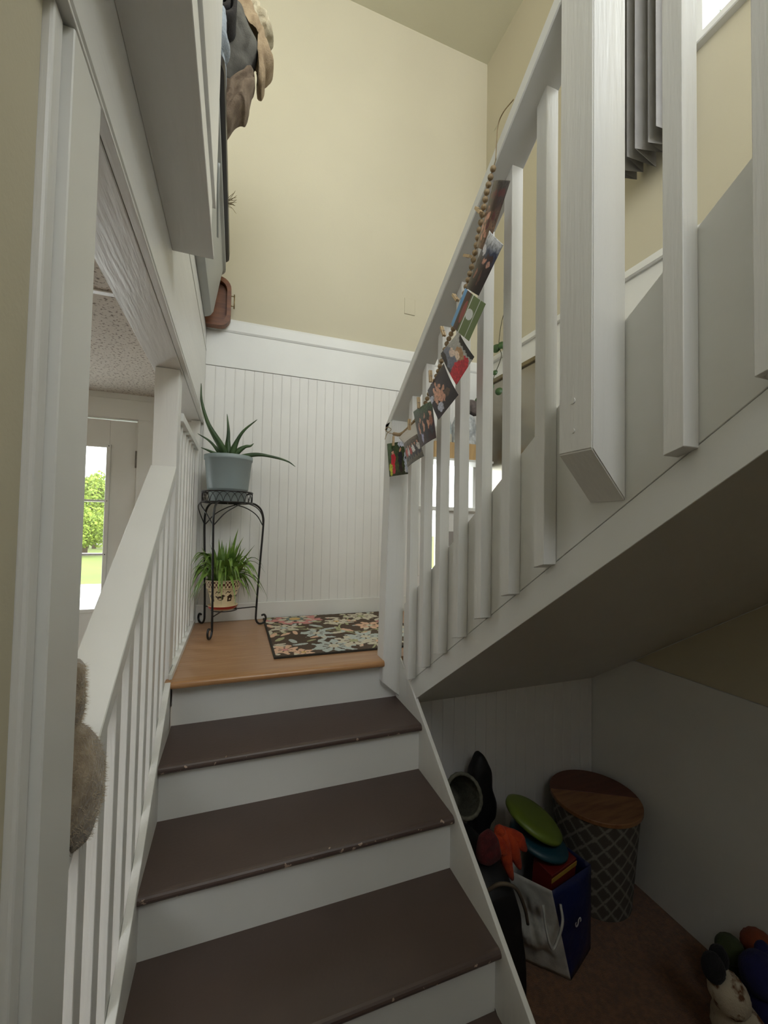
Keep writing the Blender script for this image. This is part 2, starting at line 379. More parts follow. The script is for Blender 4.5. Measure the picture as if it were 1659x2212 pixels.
# ------------------------------------------------------------------ left railing along the lower flight
LX0, LX1 = -0.105, -0.013
lr = tag(empty('stair_railing', (-0.05, -0.5, -0.5)), 'white railing along the lower flight with flat sloping handrail and close slats', 'railing')
LZ = lambda y: 0.84 + 0.70 * (y - 0.03)                # top of the handrail
prism('handrail', [(0.029, LZ(0.029)), (-1.091, LZ(-1.091)), (-1.091, LZ(-1.091) - 0.046), (0.029, LZ(0.029) - 0.046)], 'x', LX0, LX1, M['white'], lr, 0.002)
y0 = -0.064
while y0 > -1.06:
    zb = 0.711 * y0 - 0.03
    prism('baluster', [(y0, zb - 0.1), (y0 + 0.038, zb - 0.1), (y0 + 0.038, LZ(y0 + 0.038) - 0.046), (y0, LZ(y0) - 0.046)], 'x', -0.06, -0.022, M['white_grain'], lr, 0.0012)
    y0 -= 0.108
box('newel_post', -0.102, -0.014, 0.03, 0.116, -0.35, 1.234, M['white_grain'], lr, 0.002)
adopt(lr)
# ------------------------------------------------------------------ railing along the landing's left edge
ll = tag(empty('landing_railing', (-0.03, 0.55, 0)), 'white railing with upright slats and a low curb at the landing edge behind the plants', 'railing')
box('curb', -0.115, 0.001, 0.118, D - 0.03, -0.15, 0.022, M['white'], ll, 0.001)
box('curb_block', -0.012, 0.001, 0.0, 0.117, 0.0005, 0.022, M['white'], ll, 0.001)
box('top_rail', -0.062, -0.004, 0.117, D - 0.10, 1.043, 1.078, M['white'], ll, 0.0015)
y0 = 0.20
while y0 < D - 0.05:
    box('baluster', -0.055, -0.018, y0, y0 + 0.038, 0.022, 1.0425, M['white_grain'], ll, 0.0012); y0 += 0.118
box('end_board', -0.055, -0.004, D - 0.072, D - 0.034, 0.022, 1.232, M['white_grain'], ll, 0.0015)
adopt(ll)

# ------------------------------------------------------------------ entry door with three-light glass
dr = struct(empty('door_1'))
gx0, gx1, gz0, gz1 = -1.03, -0.503, 0.108, 1.040
yd = D + 0.012
box('door_stile', gx1 + 0.012, -0.352, yd, yd + 0.045, -0.83, 1.205, M['white'], dr, 0.002)
box('door_stile', -1.18, gx0 - 0.012, yd, yd + 0.045, -0.83, 1.205, M['white'], dr, 0.002)
box('door_rail', gx0 - 0.012, gx1 + 0.012, yd, yd + 0.045, gz1 + 0.012, 1.205, M['white'], dr)
box('door_rail', gx0 - 0.012, gx1 + 0.012, yd, yd + 0.045, -0.83, gz0 - 0.012, M['white'], dr)
for nm, a in (('glazing_bead', (gx1, gx1 + 0.022, gz0 - 0.02, gz1 + 0.02)), ('glazing_bead', (gx0 - 0.022, gx0, gz0 - 0.02, gz1 + 0.02)), ('glazing_bead', (gx0, gx1, gz1, gz1 + 0.02)), ('glazing_bead', (gx0, gx1, gz0 - 0.022, gz0))):
    box(nm, a[0], a[1], yd - 0.010, yd + 0.002, a[2], a[3], M['white'], dr, 0.002)
for zm in (0.729, 0.419):
    box('muntin', gx0, gx1, yd - 0.006, yd + 0.03, zm - 0.006, zm + 0.006, M['white'], dr, 0.001)
zs_ = [gz0, 0.413, 0.425, 0.723, 0.735, gz1]
for i in range(3):
    box('glass_pane', gx0, gx1, yd + 0.016, yd + 0.019, zs_[2 * i], zs_[2 * i + 1], M['pane'], dr)
box('door_casing', -0.345, -0.26, D - 0.012, D, ZF, 1.215, M['white'], dr, 0.002)
box('door_casing', -1.27, -0.26, D - 0.012, D, 1.215, 1.33, M['white'], dr, 0.002)
box('door_jamb', -0.352 + 0.003, -0.335, D - 0.004, D + 0.1, ZF, 1.212, M['white'], dr)
hin = tube('hinge', [(-0.349, D - 0.006, 0.93), (-0.349, D - 0.006, 1.03)], 0.006, mat('aged_hinge_metal', (0.25, 0.23, 0.2), 0.4, metal=0.8), dr, 10)
for zz_ in (gz1 + 0.01, 0.729, 0.419):
    V, F = tube_data([(gx1 + 0.012, yd - 0.0105, zz_), (gx1 + 0.012, yd - 0.0125, zz_)], 0.003, 8); newmesh('screw', V, F, M['iron'], dr)
step = struct(box('floor_entry_threshold', -1.2, -0.335, D - 0.2, D + 0.12, ZF, -0.835, M['white']))

# ------------------------------------------------------------------ stair window (upper right) and its pleated curtain
w1 = struct(empty('window_1'))
box('sill', XR - 0.035, XR + 0.12, -2.0, -0.58, 2.71, 2.745, M['white'], w1, 0.004)
box('window_frame', XR - 0.012, XR + 0.10, -0.665, -0.60, 2.745, 4.0, M['white'], w1, 0.003)
box('window_frame', XR - 0.012, XR + 0.10, -1.98, -1.92, 2.745, 4.0, M['white'], w1, 0.003)
box('window_frame', XR - 0.012, XR + 0.10, -1.98, -0.60, 3.95, 4.01, M['white'], w1, 0.003)
box('bottom_sash', XR + 0.05, XR + 0.08, -1.92, -0.665, 2.745, 2.785, M['white'], w1, 0.002)
box('glass_pane', XR + 0.064, XR + 0.067, -1.92, -0.665, 2.785, 3.95, M['pane'], w1)
cur = tag(empty('curtain', (1.9, -0.5, 2.32)), 'grey pleated curtain hanging by the stair window', 'curtain')
V = []; F = []
npl = 6; nz = 12
for j in range(nz + 1):
    z = 2.335 + (4.05 - 2.335) * j / nz
    for i in range(npl * 2 + 1):
        y = -0.34 - 0.30 * i / (npl * 2)
        x = 1.865 + (0.15 if i % 2 else 0.0) + 0.01 * math.sin(i * 1.7)
        V.append((x, y, z + (0.012 * math.sin(i * 2.1) if j == 0 else 0)))
nn = npl * 2 + 1
for j in range(nz):
    for i in range(nn - 1): F.append((j * nn + i, j * nn + i + 1, (j + 1) * nn + i + 1, (j + 1) * nn + i))
cf = newmesh('pleats', V, F, mat('grey_curtain_fabric', (0.30, 0.29, 0.28), 0.7, 0.1, 10, 0.1, 300), cur)
sm = cf.modifiers.new('thick', 'SOLIDIFY'); sm.thickness = 0.003
tube('curtain_rod', [(1.95, -0.30, 4.055), (1.95, -2.1, 4.055)], 0.012, M['iron'], cur, 10)
adopt(cur)

# ------------------------------------------------------------------ landing window at the right
w2 = struct(empty('window_2'))
yw = D + 0.02
box('window_frame', 1.49, 1.525, D - 0.015, D + 0.10, 0.25, 1.15, M['white'], w2, 0.003)
box('window_frame', 1.95, 1.985, D - 0.015, D + 0.10, 0.25, 1.15, M['white'], w2, 0.003)
box('window_frame', 1.525, 1.95, D - 0.015, D + 0.10, 1.10, 1.15, M['white'], w2, 0.003)
box('window_sill', 1.48, 1.985, D - 0.06, D + 0.10, 0.735, 0.765, M['white'], w2, 0.004)
box('lower_panel', 1.68, 1.985, D - 0.02, D + 0.10, 0.25, 0.735, M['white'], w2, 0.002)
box('bottom_rail', 1.525, 1.68, D - 0.015, D + 0.10, 0.25, 0.29, M['white'], w2, 0.002)
box('glass_pane', 1.525, 1.95, yw + 0.03, yw + 0.033, 0.765, 1.10, M['pane'], w2)
box('glass_pane', 1.525, 1.68, yw + 0.03, yw + 0.033, 0.29, 0.735, M['pane'], w2)
box('vent_grille', 1.72, 1.86, D - 0.03, D - 0.02, 0.47, 0.58, mat('grey_vent_metal', (0.30, 0.28, 0.26), 0.5), w2, 0.002)

# ================================================================== THINGS
tag(box('wall_plate', 1.351, 1.436, D - 0.006, D, 2.196, 2.317, M['yellow'], None, 0.002), 'blank wall plate painted the same pale yellow as the tall back wall', 'wall plate')

# ------------------------------------------------------------------ wrought iron plant stand
PX, PY = 0.168, 0.752
ps = tag(empty('plant_stand', (PX, PY, 0)), 'black wrought iron plant stand with three scroll feet on the wooden landing', 'plant stand')
def ring(name, r, z, rad, par, seg=48, m=None):
    pts = [(PX + r * math.cos(2 * PI * k / seg), PY + r * math.sin(2 * PI * k / seg), z) for k in range(seg + 1)]
    V, F = tube_data(pts, rad, 6, False); return newmesh(name, V, F, m or M['iron'], par, True)
ring('top_ring', 0.138, 0.792, 0.0042, ps); ring('bottom_ring', 0.138, 0.732, 0.0042, ps)
ring('inner_ring', 0.09, 0.732, 0.003, ps)
for a in (0, PI / 2):
    tube('cross_bar', [(PX - 0.138 * math.cos(a), PY - 0.138 * math.sin(a), 0.732), (PX + 0.138 * math.cos(a), PY + 0.138 * math.sin(a), 0.732)], 0.003, M['iron'], ps, 6)
# looped wire lattice between the rings
nl = 22
for k in range(nl):
    a0 = 2 * PI * k / nl; pts = []
    for i in range(13):
        s = i / 12.0; a = a0 + (s - 0.5) * 2 * PI / nl * 2.0; z = 0.734 + 0.054 * math.sin(PI * s) ** 0.6
        pts.append((PX + 0.138 * math.cos(a), PY + 0.138 * math.sin(a), z))
    tube('lattice_wire', pts, 0.0017, M['iron'], ps, 5)
legang = [math.atan2(0.549 - PY, 0.106 - PX), math.atan2(0.934 - PY, 0.03 - PX), math.atan2(0.807 - PY, 0.36 - PX)]
def lp(a, r, z): return (PX + r * math.cos(a), PY + r * math.sin(a), z)
for i, a in enumerate(legang):
    pts = [lp(a, 0.132, 0.735), lp(a, 0.165, 0.728), lp(a, 0.198, 0.700), lp(a, 0.214, 0.655), lp(a, 0.216, 0.60), lp(a, 0.204, 0.40), lp(a, 0.192, 0.20), lp(a, 0.186, 0.06)]
    pts += [lp(a, 0.188, 0.032), lp(a, 0.200, 0.012), lp(a, 0.220, 0.0065), lp(a, 0.240, 0.016), lp(a, 0.248, 0.038), lp(a, 0.238, 0.058), lp(a, 0.220, 0.056)]
    tube('leg', crv(pts, 5), 0.0062, M['iron'], ps, 8)
    for s in (-1, 1):
        b = a + s * 2 * PI / 3
        mid = a + s * PI / 3
        pts = [lp(a, 0.214, 0.60), lp(a + s * 0.25, 0.195, 0.665), lp(a + s * 0.6, 0.168, 0.708), lp(mid, 0.142, 0.730)]
        tube('arch_wire', crv(pts, 6), 0.0032, M['iron'], ps, 6)
    tube('shelf_arm', [lp(a, 0.188, 0.10), lp(a, 0.178, 0.112), lp(a, 0.09, 0.112), lp(a, 0.0, 0.112)], 0.0035, M['iron'], ps, 6)
pts = [(PX + 0.07 * math.cos(2 * PI * k / 36), PY + 0.07 * math.sin(2 * PI * k / 36), 0.115) for k in range(37)]
V, F = tube_data(pts, 0.003, 6, False); newmesh('shelf_ring', V, F, M['iron'], ps, True)
adopt(ps)

# ------------------------------------------------------------------ aloe in grey-blue plastic pot
al = tag(empty('aloe_plant', (PX, PY, 0.737)), 'aloe with long dark green leaves in a grey blue plastic pot', 'potted plant')
M['bluepot'] = mat('grey_blue_plastic', (0.27, 0.325, 0.33), 0.42, 0.05, 5, 0.03, 60)
zb = 0.7365
pot = lathe('pot', [(0.0, 0.0), (0.098, 0.0), (0.102, 0.005), (0.1055, 0.066), (0.110, 0.068), (0.113, 0.074), (0.1285, 0.238), (0.1325, 0.240), (0.134, 0.246), (0.134, 0.264), (0.131, 0.266), (0.127, 0.262), (0.122, 0.235), (0.0, 0.232)], (PX, PY, zb), M['bluepot'], al, 56)
M['soil'] = mat('potting_soil', (0.03, 0.02, 0.014), 0.95, 0.4, 60, 0.8, 120)
lathe('soil', [(0.0, 0.246), (0.06, 0.248), (0.12, 0.242)], (PX, PY, zb), M['soil'], pot, 32)
M['aloe'] = mat('aloe_leaf', (0.055, 0.105, 0.032), 0.4, 0.3, 14, 0.05, 60, col2=(0.022, 0.05, 0.017))
def aloe_leaf(pts, w0, th, par, m):
    P = crv(pts, 8); n = len(P); V = []; F = []
    for i, p in enumerate(P):
        t = (P[min(i + 1, n - 1)] - P[max(i - 1, 0)]).normalized()
        side = t.cross(Vector((0.34, 0.94, 0.05))).normalized(); nrm = side.cross(t).normalized()
        s = i / (n - 1); w = 1.25 * w0 * (1 - s) ** 0.75 * (0.85 + 0.3 * math.sin(PI * min(1, s * 2))) + 0.0012; h = th * (1 - s) ** 0.7 + 0.001
        for k in range(8):
            a = 2 * PI * k / 8; V.append(p + side * w * math.cos(a) + nrm * (h * math.sin(a) + 0.25 * w * math.cos(a) ** 2))
    for i in range(n - 1):
        for k in range(8):
            F.append((i * 8 + k, i * 8 + (k + 1) % 8, (i + 1) * 8 + (k + 1) % 8, (i + 1) * 8 + k))
    F.append(tuple(range(8))[::-1]); F.append(tuple((n - 1) * 8 + k for k in range(8)))
    return newmesh('leaf', V, F, m, par, True)
zt = zb + 0.245
aloe_leaf([(0.165, 0.745, zt), (0.12, 0.72, 1.06), (0.055, 0.70, 1.17), (0.018, 0.69, 1.29), (0.012, 0.69, 1.395)], 0.0165, 0.009, al, M['aloe'])
aloe_leaf([(0.165, 0.76, zt), (0.158, 0.755, 1.06), (0.160, 0.75, 1.15), (0.151, 0.745, 1.25)], 0.0175, 0.009, al, M['aloe'])
aloe_leaf([(0.175, 0.745, zt), (0.195, 0.735, 1.06), (0.24, 0.72, 1.15), (0.318, 0.70, 1.225)], 0.0155, 0.009, al, M['aloe'])
aloe_leaf([(0.18, 0.75, zt), (0.215, 0.74, 1.035), (0.255, 0.735, 1.065), (0.285, 0.73, 1.072), (0.303, 0.73, 1.088)], 0.014, 0.008, al, M['aloe'])
aloe_leaf([(0.19, 0.75, zt), (0.245, 0.735, 1.006), (0.33, 0.72, 1.022), (0.43, 0.71, 1.010), (0.50, 0.70, 0.99), (0.545, 0.70, 0.962)], 0.0115, 0.007, al, M['aloe'])
aloe_leaf([(0.15, 0.76, zt), (0.11, 0.755, 1.03), (0.06, 0.75, 1.085), (-0.002, 0.74, 1.120)], 0.0115, 0.007, al, M['aloe'])
aloe_leaf([(0.14, 0.73, zt), (0.10, 0.71, 1.005), (0.06, 0.69, 1.02), (0.022, 0.68, 1.032)], 0.010, 0.006, al, M['aloe'])
adopt(al)

# ------------------------------------------------------------------ spider plant in painted cream pot
QX, QY, QZ = 0.160, 0.752, 0.119
sp = tag(empty('spider_plant', (QX, QY, QZ)), 'spider plant in a cream pot with checkered rim and birdhouse drawings', 'potted plant')
cr = np.array(srgb(226, 208, 170)); dk = np.array(srgb(88, 34, 24)); rd = np.array(srgb(160, 45, 35)); ink = np.array(srgb(62, 42, 30))
prof = [(0.0, 0.020), (0.060, 0.020), (0.063, 0.022), (0.0655, 0.04), (0.070, 0.06), (0.075, 0.08), (0.080, 0.10), (0.085, 0.118), (0.088, 0.122), (0.0925, 0.126), (0.0935, 0.130)] + [(0.0935 + 0.0045 * i / 6.0, 0.131 + 0.036 * i / 6.0) for i in range(7)] + [(0.098, 0.170), (0.0945, 0.173), (0.091, 0.168), (0.088, 0.15), (0.0, 0.148)]
# fine profile so the painted pattern resolves
fp = []
for i in range(len(prof) - 1):
    d_ = math.hypot(prof[i + 1][0] - prof[i][0], prof[i + 1][1] - prof[i][1]); n_ = max(1, int(d_ / 0.0016))
    for k in range(n_): fp.append((prof[i][0] + (prof[i + 1][0] - prof[i][0]) * k / n_, prof[i][1] + (prof[i + 1][1] - prof[i][1]) * k / n_))
fp.append(prof[-1]); nfp = len(fp)
def potcol(u, s):
    r, z = fp[int(round(s * (nfp - 1)))]
    ang = u * 2 * PI
    if r > 0.0932 and 0.131 <= z <= 0.167:
        row = int((z - 0.131) / 0.012); c = int(u * 60)
        return dk if (row + c) % 2 == 0 else cr
    if r > 0.06 and 0.045 < z < 0.112:
        # four little drawings: round bird shapes and pointed birdhouses, with a twig above
        k = ang / (PI / 4.5); c = k - math.floor(k); xx = (c - 0.5) * 0.055 / 1.45; zz = (z - 0.072) / 1.45
        if int(math.floor(k)) % 2 == 0:      # a plump little bird with head, beak and tail
            if (xx / 0.0125) ** 2 + (zz / 0.0085) ** 2 < 1 and not ((xx + 0.001) / 0.007) ** 2 + ((zz + 0.003) / 0.003) ** 2 < 1: return ink
            if math.hypot(xx - 0.010, zz - 0.009) < 0.0055: return ink
            if 0.014 < xx < 0.020 and abs(zz - 0.009) < 0.0022: return ink
            if -0.021 < xx < -0.009 and abs(zz - 0.004 + 0.5 * (xx + 0.012)) < 0.0032: return ink
        else:                                  # a birdhouse with a pitched roof and a round hole
            if abs(xx) < 0.0095 and -0.014 < zz < 0.004: return cr if math.hypot(xx, zz + 0.004) < 0.0038 else ink
            if 0.004 <= zz < 0.016 and abs(xx) < (0.016 - zz) * 1.15: return ink
        if abs(zz - 0.027 - 0.35 * xx - 0.003 * math.sin(xx * 400)) < 0.0022 and abs(xx) < 0.018: return ink
    return cr
pot2 = lathe('pot', fp, (QX, QY, QZ), M['glaze'], sp, 320, potcol)
sauc = [(0.0, 0.0), (0.062, 0.0), (0.068, 0.004), (0.0785, 0.012), (0.0785, 0.020), (0.081, 0.022), (0.081, 0.026), (0.077, 0.026), (0.066, 0.0185), (0.0, 0.0185)]
lathe('saucer', sauc, (QX, QY, QZ), M['glaze'], sp, 60, lambda u, s: rd if 0.28 < s < 0.6 else cr)
lathe('soil', [(0.0, 0.158), (0.05, 0.158), (0.089, 0.154)], (QX, QY, QZ), M['soil'], pot2, 24)
M['spider'] = mat('spider_plant_leaf', (0.21, 0.33, 0.06), 0.42, 0.3, 16, 0.0, 60, col2=(0.065, 0.14, 0.02))
rs = random.Random(11)
def strap(root, tip, rise, w, par, m, nseg=9, name='leaf'):
    a = Vector(root); b = Vector(tip); mid = (a + b) / 2 + Vector((0, 0, rise))
    V = []; F = []
    d = (b - a); side = Vector((d.y, -d.x, 0)); side = side.normalized() if side.length > 1e-4 else Vector((1, 0, 0))
    side = (side + Vector((0.9, -0.34, 0)) * (0.6 if side.x >= 0 else -0.6)).normalized()
    for i in range(nseg + 1):
        s = i / nseg; p = a * (1 - s) ** 2 + mid * 2 * s * (1 - s) + b * s * s
        ww = w * (0.55 + 0.9 * math.sin(PI * min(1.0, s * 1.25 + 0.12)) if s < 0.65 else 1.0) * (1 if s < 0.55 else max(0.02, (1 - s) / 0.45))
        V += [p - side * ww, p + Vector((0, 0, -ww * 0.5)), p + side * ww]
    for i in range(nseg):
        for k in range(2): F.append((i * 3 + k, i * 3 + k + 1, (i + 1) * 3 + k + 1, (i + 1) * 3 + k))
    return newmesh(name, V, F, m, par, True)
rz = QZ + 0.160
for i in range(125):
    a = rs.uniform(0, 2 * PI); tall = rs.random()
    rr0 = rs.uniform(0.01, 0.075); root = (QX + rr0 * math.cos(a), QY + rr0 * math.sin(a), rz)
    if tall < 0.40:
        rr = rs.uniform(0.02, 0.15); zt_ = rz + rs.uniform(0.14, 0.30) * (1 - rr * 2.0); rise = rs.uniform(0.0, 0.06)
    else:
        rr = rs.uniform(0.14, 0.26); zt_ = rz + rs.uniform(-0.13, 0.10); rise = rs.uniform(0.12, 0.24)
    tip = [QX + rr * math.cos(a), QY + rr * math.sin(a), zt_]
    tip[1] = min(tip[1], D - 0.035); tip[0] = max(tip[0], -0.01)
    strap(root, tip, rise, rs.uniform(0.0055, 0.0105), sp, M['spider'])
for tip, rise, w in (((0.232, 0.70, 0.585), 0.05, 0.010), ((0.262, 0.72, 0.535), 0.06, 0.008), ((0.325, 0.70, 0.49), 0.02, 0.0085), ((0.372, 0.72, 0.23), 0.27, 0.009), ((0.015, 0.66, 0.41), 0.17, 0.009), ((0.012, 0.68, 0.34), 0.2, 0.009), ((0.028, 0.62, 0.24), 0.24, 0.008)):
    strap((QX + (tip[0] - QX) * 0.2, QY, rz), tip, rise, w, sp, M['spider'], 12)
adopt(sp)

# ------------------------------------------------------------------ floral rug
rx0, rx1, ry0, ry1 = 0.398, 1.22, 0.135, 0.945
nu, nv = 300, 220
bm_V = []; U_, V_ = np.meshgrid(np.linspace(0, 1, nu), np.linspace(0, 1, nv))
Xr = U_ * (rx1 - rx0); Yr = V_ * (ry1 - ry0)
base = np.array(srgb(84, 68, 54)); img = np.ones((nv, nu, 3)) * base
nzv = np.array([[noise.noise(Vector((x * 34, y * 34, 0))) for x in Xr[0]] for y in Yr[:, 0]])
nz2 = np.array([[noise.noise(Vector((x * 90, y * 90, 5))) for x in Xr[0]] for y in Yr[:, 0]])
def flower(cx, cy, r, petals, col, core, ph=0.0, col2=None):
    dx = Xr - cx; dy = Yr - cy; d = np.hypot(dx, dy); a = np.arctan2(dy, dx) + ph
    edge = r * (0.84 + 0.18 * np.cos(a * petals)) * (1 + 0.45 * nzv)
    m = d < edge; img[m] = col
    if col2 is not None:
        m2 = (d < edge) & (d > edge * 0.62 + 0.1 * r * nz2); img[m2] = col2
    img[(d < r * 0.5) & (np.cos(a * petals) < -0.55)] = base * 1.3
    img[d < r * 0.24] = core
cream_ = np.array(srgb(208, 200, 180)); blue_ = np.array(srgb(186, 194, 190)); pink_ = np.array(srgb(205, 140, 135)); peach_ = np.array(srgb(224, 184, 156)); sage_ = np.array(srgb(172, 172, 132)); gold_ = np.array(srgb(214, 178, 116)); teal_ = np.array(srgb(112, 128, 122))
rf = random.Random(5)
vine = np.abs(Yr - 0.40 - 0.07 * np.sin(Xr * 9) - 0.03 * nzv) < 0.007; img[vine] = sage_
vine = np.abs(Xr - 0.47 - 0.06 * np.sin(Yr * 11)) < 0.006; img[vine] = sage_
for i in range(120):
    cx = rf.uniform(0.0, rx1 - rx0); cy = rf.uniform(0, ry1 - ry0); a = rf.uniform(0, PI); l = rf.uniform(0.02, 0.055)
    dx = (Xr - cx) * math.cos(a) + (Yr - cy) * math.sin(a); dy = -(Xr - cx) * math.sin(a) + (Yr - cy) * math.cos(a)
    m = (dx / l) ** 2 + (dy / (l * 0.36)) ** 2 < 1 + 0.4 * nzv
    img[m] = rf.choice([cream_, sage_, blue_, cream_, peach_])
flower(0.19, 0.735, 0.17, 7, cream_, gold_, 0.3, pink_); img[np.hypot(Xr - 0.19, Yr - 0.735) < 0.055] = teal_; img[np.hypot(Xr - 0.19, Yr - 0.735) < 0.036] = gold_
for cx, cy, r, p, c, k in ((0.10, 0.52, 0.085, 6, cream_, blue_), (0.26, 0.36, 0.085, 6, blue_, cream_), (0.06, 0.10, 0.07, 7, peach_, pink_), (0.14, 0.04, 0.05, 5, peach_, gold_), (0.30, 0.10, 0.115, 9, blue_, cream_), (0.42, 0.16, 0.10, 8, cream_, sage_), (0.50, 0.22, 0.10, 8, blue_, cream_), (0.55, 0.12, 0.09, 7, cream_, peach_), (0.60, 0.45, 0.085, 6, peach_, cream_), (0.43, 0.60, 0.07, 5, cream_, gold_), (0.62, 0.70, 0.11, 7, cream_, sage_), (0.75, 0.25, 0.1, 7, blue_, cream_), (0.75, 0.5, 0.09, 6, pink_, gold_)):
    flower(cx, cy, r, p, c, k, rf.uniform(0, 3))
img *= (1 + 0.16 * nz2)[..., None]
bd = (Xr < 0.010) | (Yr < 0.010) | (Xr > rx1 - rx0 - 0.010) | (Yr > ry1 - ry0 - 0.010); img[bd] = np.array(srgb(52, 46, 38))
rgt = tag(empty('rug', (rx0, ry0, 0)), 'floral rug in brown, cream, blue and pink lying on the wooden landing', 'rug')
Zr = 0.0095 + 0.0012 * nz2; edge_ = (Xr <= 0) | (Yr <= 0) | (Xr >= rx1 - rx0 - 1e-6) | (Yr >= ry1 - ry0 - 1e-6); Zr[edge_] = 0.0075
V = np.stack([Xr + rx0, Yr + ry0, Zr], -1).reshape(-1, 3)
F = [(j * nu + i, j * nu + i + 1, (j + 1) * nu + i + 1, (j + 1) * nu + i) for j in range(nv - 1) for i in range(nu - 1)]
pile = newmesh('pile', V.tolist(), F, M['rug'], rgt, True); setcol(pile, img.reshape(-1, 3))
box('bound_edge', rx0, rx1, ry0, ry1, 0.0006, 0.0076, mat('dark_rug_binding', (0.035, 0.028, 0.02), 0.9, 0.3, 40, 0.3, 200), rgt, 0.001)
adopt(rgt)

# ------------------------------------------------------------------ photo garland on the upper railing
M['bead_wood'] = mat('natural_wooden_bead', (0.36, 0.255, 0.14), 0.55, 0.25, 30)
M['twine'] = mat('jute_twine', (0.38, 0.29, 0.17), 0.9, 0.3, 60)
M['pin'] = mat('pale_clothespin_wood', (0.58, 0.42, 0.24), 0.55, 0.15, 20, 0.1, 60, (1, 1, 6))
ga = tag(empty('bead_garland', (0.862, -0.45, 1.08)), 'garland of natural wooden beads strung along the white handrail', 'garland')
GX = 0.859
bpath = [(GX, -0.868, 1.625), (GX, -0.834, 1.581), (GX, -0.798, 1.50), (GX, -0.761, 1.413), (GX, -0.718, 1.346), (GX, -0.669, 1.275), (GX, -0.601, 1.222), (GX, -0.547, 1.155), (GX, -0.477, 1.096), (GX, -0.412, 1.045), (GX, -0.32, 1.016), (0.862, -0.21, 1.004), (0.858, -0.125, 1.022)]
bc = crv(bpath, 40)
tube('string', bc[::8] + [bc[-1]], 0.0016, M['twine'], ga, 5)
tube('string_end', crv([(GX, -0.868, 1.625), (GX, -0.872, 1.67), (0.860, -0.877, 1.718), (0.860, -0.900, 1.731), (0.868, -0.932, 1.737)], 8), 0.0016, M['twine'], ga, 5)
tube('string_end', crv([(0.858, -0.125, 1.022), (0.842, -0.112, 1.028), (0.828, -0.105, 1.042), (0.842, -0.10, 1.056), (0.858, -0.10, 1.046), (0.838, -0.105, 1.028), (0.826, -0.108, 0.998)], 8), 0.0016, M['twine'], ga, 5)
bead0 = None; acc = 0.0; last = bc[0]; nb = 0
for p in bc:
    acc += (p - last).length; last = p
    if acc >= 0.0172:
        acc = 0.0; nb += 1
        if bead0 is None:
            bmx = bmesh.new(); bmesh.ops.create_icosphere(bmx, subdivisions=2, radius=0.0085)
            b = frombm('bead', bmx, M['bead_wood'], ga, True); bead0 = b
        else:
            b = bead0.copy(); COL.objects.link(b); b.parent = ga
        b.location = p
adopt(ga)
lf = newmesh('knot_leaf', [(GX - 0.006, -0.886, 1.708), (GX - 0.01, -0.878, 1.70), (GX - 0.006, -0.866, 1.704), (GX - 0.004, -0.878, 1.712)], [(0, 1, 2, 3)], M['aloe'], ga); adopt(ga)
# the photographs and their clothespins
def paint(n, m, fn):
    out = []
    for j in range(m):
        for i in range(n): out.append(fn(i / (n - 1), j / (m - 1), i, j))
    return out
def people(bgs, figs, seed, noise_s=0.12):
    """background colours top to bottom and ellipse figures (cx, cy, rx, ry, colour)"""
    r_ = random.Random(seed); gr = [[r_.uniform(-1, 1) for _ in range(24)] for _ in range(24)]
    bgs = [np.array(srgb(*c)) for c in bgs]; figs = [(a, b, c, d, np.array(srgb(*e))) for a, b, c, d, e in figs]
    def f(u, v, i, j):
        g0 = noise.noise_vector(Vector((u * 6, v * 6, seed * 3.1))) * 0.05 + noise.noise_vector(Vector((u * 17, v * 17, seed * 5.3))) * 0.028
        u = min(0.999, max(0, u + g0.x)); v = min(0.999, max(0, v + g0.y))
        t = (1 - v) * (len(bgs) - 1); k = min(int(t), len(bgs) - 2); col = bgs[k] * (1 - (t - k)) + bgs[k + 1] * (t - k)
        col = col * (1 + noise_s * 2 * gr[int(u * 23)][int(v * 23)])
        for a, b, c, d, e in figs:
            if ((u - a) / c) ** 2 + ((v - b) / d) ** 2 < 1: col = e * (1 + 0.25 * gr[int(v * 23)][int(u * 23)])
        return np.clip(col, 0, 1)
    return f
sk = (205, 150, 125)
def fig(x, y, s, shirt, legs=(50, 50, 60), hair=(40, 28, 22)):
    return [(x, y - 0.02 * s, 0.055 * s, 0.17 * s, legs), (x, y + 0.16 * s, 0.075 * s, 0.15 * s, shirt), (x, y + 0.36 * s, 0.042 * s, 0.07 * s, hair), (x, y + 0.34 * s, 0.032 * s, 0.055 * s, sk)]
NG = 72
def card(name, label, quad, fn, grp, curl=0.004, n=NG, m=NG):
    TL, TR, BR, BL = [Vector(p) for p in quad]
    nrm = (TR - TL).cross(BL - TL).normalized(); V = []
    for j in range(m):
        for i in range(n):
            u = i / (n - 1); v = j / (m - 1)
            p = (BL * (1 - u) + BR * u) * (1 - v) + (TL * (1 - u) + TR * u) * v
            V.append(p + nrm * curl * ((u - 0.5) ** 2 * 4 + 0.5 * (v - 0.5)))
    F = [(j * n + i, j * n + i + 1, (j + 1) * n + i + 1, (j + 1) * n + i) for j in range(m - 1) for i in range(n - 1)]
    o = newmesh(name, V, F, M['print'], None, True); setcol(o, paint(n, m, fn))
    md = o.modifiers.new('thick', 'SOLIDIFY'); md.thickness = 0.0004
    return tag(o, label, 'photo', grp)
XP = lambda i: 0.848 - 0.0032 * i
def xq(i, pts): return [(XP(i), y, z) for y, z in pts]
PG = 'photo prints clipped along the bead garland'
